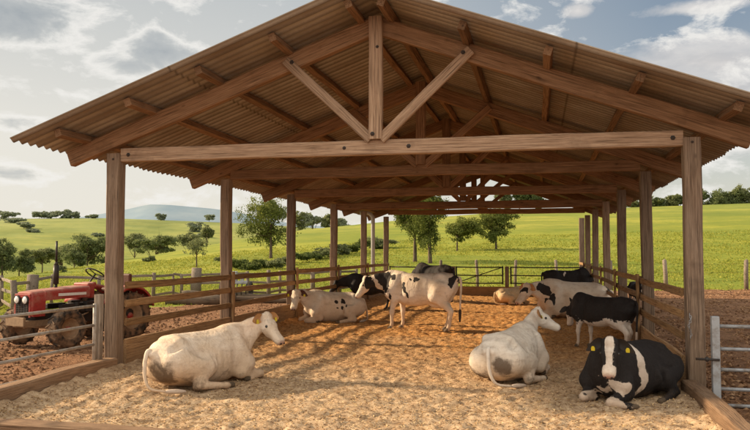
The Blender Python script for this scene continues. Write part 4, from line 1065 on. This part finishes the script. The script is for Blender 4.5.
        hm = bpy.data.meshes.new('coat_hair'); hm.vertices.add(NH*3); hm.vertices.foreach_set('co', hv_.astype(np.float32).ravel()); hm.loops.add(NH*3); hm.loops.foreach_set('vertex_index', hf_.ravel().astype(np.int32)); hm.polygons.add(NH); hm.polygons.foreach_set('loop_start', np.arange(0, NH*3, 3, dtype=np.int32)); hm.materials.append(coatm); hm.update(calc_edges=True)
        for nme, arr in (('pat', pat), ('dirt', dirt), ('pink', pink), ('hoof', hoof)):
            hm.attributes.new(nme, 'FLOAT', 'POINT').data.foreach_set('value', np.repeat(arr[Q[fi, 0]], 3).astype(np.float32))
        ho = bpy.data.objects.new('coat_hair', hm); COL.objects.link(ho); ho.parent = o
    if tags:
        for sd in (-1, 1):
            m = MB(); dr = ears.get('droop', .25); q = .62
            c = Vector(T(-.005, .030, sd*(.075+EL*q)))+Vector((0, 0, -dr*hl*(.10*q+.20*q*q))); q1 = Vector(U*.69+Vv*.72)*hl; w = Vector(W)*hl; v = Vector(U*-.72+Vv*.69)*hl; u = q1; c = c-v*.03
            sh = [(-.014, .025), (.014, .025), (.027, .0), (.024, -.038), (-.024, -.038), (-.027, .0)]
            a = [c+w*x+v*y+u*.026 for x, y in sh]; b = [c+w*x+v*y+u*.018 for x, y in sh]
            m.add(a+b, [tuple(range(6)), tuple(reversed(range(6, 12)))]+[(i, i+6, (i+1) % 6+6, (i+1) % 6) for i in range(6)])
            m.build('ear_tag', M_TAG, o)
    return o
EO = dict(mat=M_EARO, droop=.2); EB = dict(mat=M_EARB, droop=.35, tail=1.0); EW = dict(mat=M_EARW, droop=.3)
b_, w_ = 'b', 'w'
# A front left cream cow lying
cow('cream white cow lying at the front left with orange ears and yellow tags', 205, 9.9, 46, .85, 'lie', C_CREAM, dict(mat=M_EARO, droop=.12, len=.26), [], [(-.86, -.20, .25, .22, .26, .22, 1.1), (-.5, -.5, .1, .3, .2, .14, .7), (-.2, -.3, .55, .2, .2, .12, .25), (.1, -.4, .1, .5, .2, .15, .6)], (.98, -.27, .97), R(-74), R(-42), h=.019, headlen=1.05)
# J black and white lying facing us
cow('black and white cow lying at the front right with a white blaze', 626, 9.0, 221, .81, 'lie', C_HOL, dict(mat=M_EARB, droop=.42, len=.25, face=[('black', (-.1, .5, 0)), ('blaze', (-.1, .40, 'v')), ('white', (.36, .6, 0))], tail=1.0),
    [(b_, (0, 0, .5, 1.5, 1.0, 1.0)), (w_, (.86, .20, .02, .34, .20, .13)), (w_, (.24, 0, .6, .075, .9, .62)), (w_, (.9, .25, .05, .30, .24, .12)), (w_, (.9, -.25, .05, .30, .24, .12)), (w_, (.80, .06, .22, .10, .14, .14)), (w_, (.72, .30, .34, .10, .12, .10))], [(.0, .4, .1, .6, .3, .1, .6)], (.93, .28, .90), R(24), R(-55), h=.019, headlen=1.0, foreleg=[(.98, .30, .10), (.82, .50, .055), (.76, .56, .05)], side=1, tailw=False)
# K white cow from behind
cow('dirty white cow lying seen from behind, looking right', 511, 10.3, 57, .83, 'lie', C_WHITE, dict(mat=M_EARO, droop=.3), [(b_, (.72, -.2, .42, .07, .09, .14))], [(-.88, -.20, .34, .18, .16, .15, 1.3), (-.75, .3, .1, .3, .3, .18, 1.0), (-.5, -.5, .08, .3, .2, .12, .6)], (.98, -.06, 1.02), R(-56), R(-28), h=.019, horns=True, headlen=1.0, tags=True, wide=.9)
# I black heifer standing
cow('black heifer with white belly and legs standing behind the front right cow', 600, 13.5, 128, .70, 'stand', C_HOL, EB, [(b_, (0, 0, 1.15, 1.6, .9, .50)), (b_, (.6, 0, 1.0, .5, .5, .3)), (w_, (-.35, 0, .60, .55, .8, .20)), (w_, (.4, 0, .3, 1, 1, .4))], [], (1.12, -.22, .95), R(-40), R(-65), tags=False, side=1, udder=True, wide=1.1, group='cattle standing in the pen')
# D standing white with black shoulder
cow('white cow with black shoulder and flank spots standing in mid pen', 418, 16.7, 157, .95, 'stand', C_CREAM, dict(mat=M_EARB, droop=.35),
    [(b_, (1.10, .26, 1.07, .12, .2, .16)), (b_, (.74, .2, 1.08, .17, .26, .24)), (b_, (.88, .1, 1.25, .12, .2, .1)), (b_, (.25, .33, 1.05, .045, .1, .10)), (b_, (.20, .33, .92, .05, .1, .05)), (b_, (.30, .35, .82, .035, .1, .04)), (b_, (.12, .3, .80, .03, .1, .045)), (b_, (.10, .3, 1.18, .05, .12, .05)), (b_, (-.05, .25, 1.22, .08, .1, .05)), (b_, (-.86, .15, 1.10, .10, .2, .14)), (b_, (-.72, .25, 1.02, .04, .1, .04)), (b_, (-.92, 0, 1.2, .12, .1, .08)), (b_, (.27, .35, .98, .06, .1, .05)), (b_, (.18, .35, .86, .05, .1, .05)), (b_, (.0, .3, 1.16, .05, .1, .04)), (b_, (.52, .2, 1.22, .10, .2, .08)), (b_, (.60, .2, .86, .07, .2, .10))],
    [(-.8, .1, .9, .1, .25, .3, .5)], (1.20, .26, 1.17), R(22), R(-52), side=1, udder=True, tailw=False, tags=False, group='cattle standing in the pen')
# B cream spotted lying back left
cow('cream cow with small black flank spots lying by the left fence', 333, 18.6, 208, .90, 'lie', C_CREAM, dict(mat=M_SEAT, droop=.3, tail=0), [(b_, (.05, .38, .62, .05, .14, .06)), (b_, (-.12, .38, .56, .06, .14, .07)), (b_, (.10, .42, .44, .035, .12, .035)), (b_, (-.02, .42, .40, .035, .12, .05)), (b_, (-.16, .40, .40, .04, .12, .05))], [], (1.12, .12, .84), R(48), R(-50), side=1, tags=True, headlen=1.05)
# C black standing behind
cow('black cow with lowered head behind the lying spotted cow', 370, 22.6, 178, .78, 'stand', C_HOL, dict(mat=M_EARB, face=[('black', (-.1, .6, 0))], tail=1.0), [(b_, (0, 0, 1, 2, 2, 2))], [], (1.30, .05, 1.05), R(5), R(-50), side=1, tags=False, tailw=False, h=.028, group='cattle standing in the pen')
# E black behind D
cow('black cow standing behind the mid pen white cow, only its back showing', 433, 26.0, 128, .96, 'stand', C_HOL, EB, [(b_, (0, 0, 1, 2, 2, 2))], [], (1.25, 0, .9), R(0), R(-60), tags=False, tailw=False, h=.03, group='cattle standing in the pen')
# F tan calf
cow('tan calf lying at the far end right of the braced gate', 510, 25.0, 25, .66, 'lie', C_TAN, dict(mat=M_EARO), [], [], (1.05, -.1, .86), R(-60), R(-35), tags=False, h=.03, side=-1)
# G big white lying with black patches
cow('large pale cow with black neck patches lying before the black heifer', 572, 19.9, 187, 1.14, 'lie', C_CREAM, dict(mat=M_EARO, tail=0), [(b_, (1.22, .2, .66, .09, .2, .07)), (b_, (.78, .2, .68, .13, .25, .14)), (b_, (.64, .25, .50, .06, .2, .14)), (b_, (-.86, .1, .60, .12, .3, .12)), (b_, (.2, .42, .45, .03, .12, .05)), (b_, (.0, .42, .33, .03, .1, .03))], [(0, .4, .2, .5, .2, .2, .45)], (1.12, .10, .72), R(18), R(-44), side=1, tags=False)
# H black behind G
cow('black cow with faint white marks standing behind the large pale cow', 567, 24.6, 8, .85, 'stand', C_HOL, EB, [(b_, (0, 0, 1, 2, 2, 2)), (w_, (-.2, -.2, 1.2, .04, .16, .10))], [], (1.2, .2, .8), R(20), R(-60), tags=False, tailw=False, h=.03, group='cattle standing in the pen')
# L beyond the right fence
cow('black and white calf outside the right fence facing the pen', 636, 23.0, 262, .60, 'stand', C_HOL, dict(mat=M_EARB, face=[('black', (-.1, .4, 0)), ('blaze', (-.1, .40, .035)), ('white', (.36, .6, 0))], tail=1.0), [(b_, (0, 0, 1.1, 2, 2, .6))], [], (1.15, 0, 1.30), R(0), R(-50), tags=False, h=.03, group='cattle standing outside the pen')

# ------------------------------------------------------------------ light and sky
SUN_EL, SUN_AZ = R(25), R(176)   # azimuth of the sun seen from the barn: to the left, a touch beyond
sd = Vector((math.cos(SUN_EL)*math.cos(SUN_AZ), math.cos(SUN_EL)*math.sin(SUN_AZ), math.sin(SUN_EL)))
ld = bpy.data.lights.new('sun', 'SUN'); ld.energy = 8.0; ld.angle = R(2.2); ld.color = (1.0, .78, .52)
lo_ = bpy.data.objects.new('sun', ld); COL.objects.link(lo_); lo_.rotation_euler = sd.to_track_quat('Z', 'Y').to_euler()
w = bpy.data.worlds.new('World'); S.world = w; w.use_nodes = True; T_ = NT.__new__(NT); T_.t = w.node_tree; T_.N = T_.t.nodes; T_.L = T_.t.links
bg = T_.N['Background']; sky = T_.N.new('ShaderNodeTexSky'); sky.sky_type = 'NISHITA'; sky.sun_disc = False
sky.sun_elevation = SUN_EL; sky.sun_rotation = math.atan2(sd.x, sd.y); sky.air_density = 1.2; sky.dust_density = 1.0; sky.ozone_density = 1.5
co = T_.coord('Generated'); sep = T_.N.new('ShaderNodeSeparateXYZ'); T_.l(co, sep.inputs[0])
zden = T_.math('ADD', T_.math('MAXIMUM', sep.outputs[2], 0.0), .16)
cx = T_.math('DIVIDE', sep.outputs[0], zden); cyy = T_.math('DIVIDE', sep.outputs[1], zden)
cb = T_.N.new('ShaderNodeCombineXYZ'); T_.l(cx, cb.inputs[0]); T_.l(cyy, cb.inputs[1]); cvec = cb.outputs[0]
def dirv(px, py): d = ray(px, py); return d
def lobe(px, py, wid, el=1.0):
    """soft blob round a direction of the sky"""
    d = dirv(px, py); vm = T_.N.new('ShaderNodeVectorMath'); vm.operation = 'SUBTRACT'; T_.l(co, vm.inputs[0]); vm.inputs[1].default_value = d
    mp = T_.mapping(vm.outputs[0], (1/wid, 1/wid, 1/(wid*el))); ln = T_.N.new('ShaderNodeVectorMath'); ln.operation = 'LENGTH'; T_.l(mp, ln.inputs[0])
    return T_.math('SUBTRACT', 1.0, ln.outputs['Value'], True)
sq = T_.mapping(co, (1, 1, 2.6)); n1 = T_.noise(sq, 3.2, 9, .56, .35); n2 = T_.noise(T_.mapping(sq, (1, 1, 1), (3.1, 7.7, 0)), 7.0, 8, .6, .2)
skyc = T_.mix(1.0, sky.outputs[0], (.095, .095, .10), 'MULTIPLY')
# haze glow towards the sun side
sdv = T_.N.new('ShaderNodeVectorMath'); sdv.operation = 'DOT_PRODUCT'; T_.l(co, sdv.inputs[0]); g0 = Vector((-math.cos(R(12)), math.sin(R(12)), .18)).normalized(); sdv.inputs[1].default_value = g0
glow = T_.ramp(sdv.outputs['Value'], [(.10, 0.0), (.55, .80), (1.0, 1.0)])
horiz = T_.ramp(sep.outputs[2], [(0.0, .80), (.16, .35), (.40, 0.0)])
skyc = T_.mix(glow, skyc, (.82, .79, .72)); skyc = T_.mix(horiz, skyc, (.84, .80, .71)); skyc = T_.mix(T_.ramp(sep.outputs[2], [(.14, 0.0), (.38, .8)]), skyc, T_.mix(glow, (.23, .31, .40), (.47, .51, .53)))
big = T_.lobe = None
wob = T_.math('MULTIPLY', T_.math('SUBTRACT', T_.noise(T_.mapping(co, (1, 1, 2.0)), 13, 10, .62, .25), .5), 1.7)
rl_ = T_.math('MAXIMUM', lobe(705, 62, .17, .28), T_.math('MULTIPLY', lobe(745, 105, .24, .35), 1.0)); rl_ = T_.math('MAXIMUM', rl_, T_.math('MULTIPLY', lobe(690, 8, .16, .10), .7)); rl_ = T_.math('MAXIMUM', rl_, T_.math('MULTIPLY', lobe(578, 11, .03, .5), .9))
cov = T_.ramp(T_.math('ADD', T_.math('ADD', rl_, T_.math('MULTIPLY', wob, .62)), T_.math('MULTIPLY', T_.math('SUBTRACT', n1, .5), .35)), [(.22, 0.0), (.50, .7), (.9, 1.0)])
cc = T_.ramp(n2, [(.35, (.60, .59, .59)), (.6, (.84, .80, .76))])
skyc = T_.mix(cov, skyc, cc)
def dark(px, py, w_, e_, k): return T_.math('MULTIPLY', lobe(px, py, w_, e_), k)
dk = dark(18, 14, .115, .45, .95); rim = dark(18, 18, .20, .5, 1.0)
for a_ in ((55, 24, .05, .4, .75), (165, 52, .075, .42, .95), (125, 66, .055, .4, .8), (15, 174, .10, .18, .55), (6, 120, .07, .22, .45), (75, 95, .07, .2, .4)): dk = T_.math('MAXIMUM', dk, dark(*a_))
dkm = T_.ramp(T_.math('ADD', dk, wob), [(.34, 0.0), (.58, .55), (1.05, 1.0)])
edge = T_.ramp(T_.math('ADD', dk, wob), [(.02, 0.0), (.22, .8), (.5, 0.0)])
skyc = T_.mix(edge, skyc, (.90, .88, .84))
skyc = T_.mix(T_.math('MULTIPLY', dkm, .85), skyc, T_.mix(n2, (.22, .27, .32), (.44, .47, .49)))
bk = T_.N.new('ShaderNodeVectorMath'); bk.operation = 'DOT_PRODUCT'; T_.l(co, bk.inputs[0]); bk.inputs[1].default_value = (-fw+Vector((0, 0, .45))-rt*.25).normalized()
skyc = T_.mix(T_.ramp(bk.outputs['Value'], [(.0, 0.0), (.55, 1.0)]), skyc, (1.35, 1.27, 1.14))  # added bright sky lobe behind the camera, out of view, for front fill
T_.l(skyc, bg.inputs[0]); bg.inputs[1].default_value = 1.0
S.view_settings.view_transform = 'Standard'; S.view_settings.look = 'None'; S.view_settings.exposure = 0; S.view_settings.gamma = 1
S.render.engine = 'CYCLES'; S.cycles.max_bounces = 6; S.cycles.diffuse_bounces = 4; S.cycles.use_denoising = True
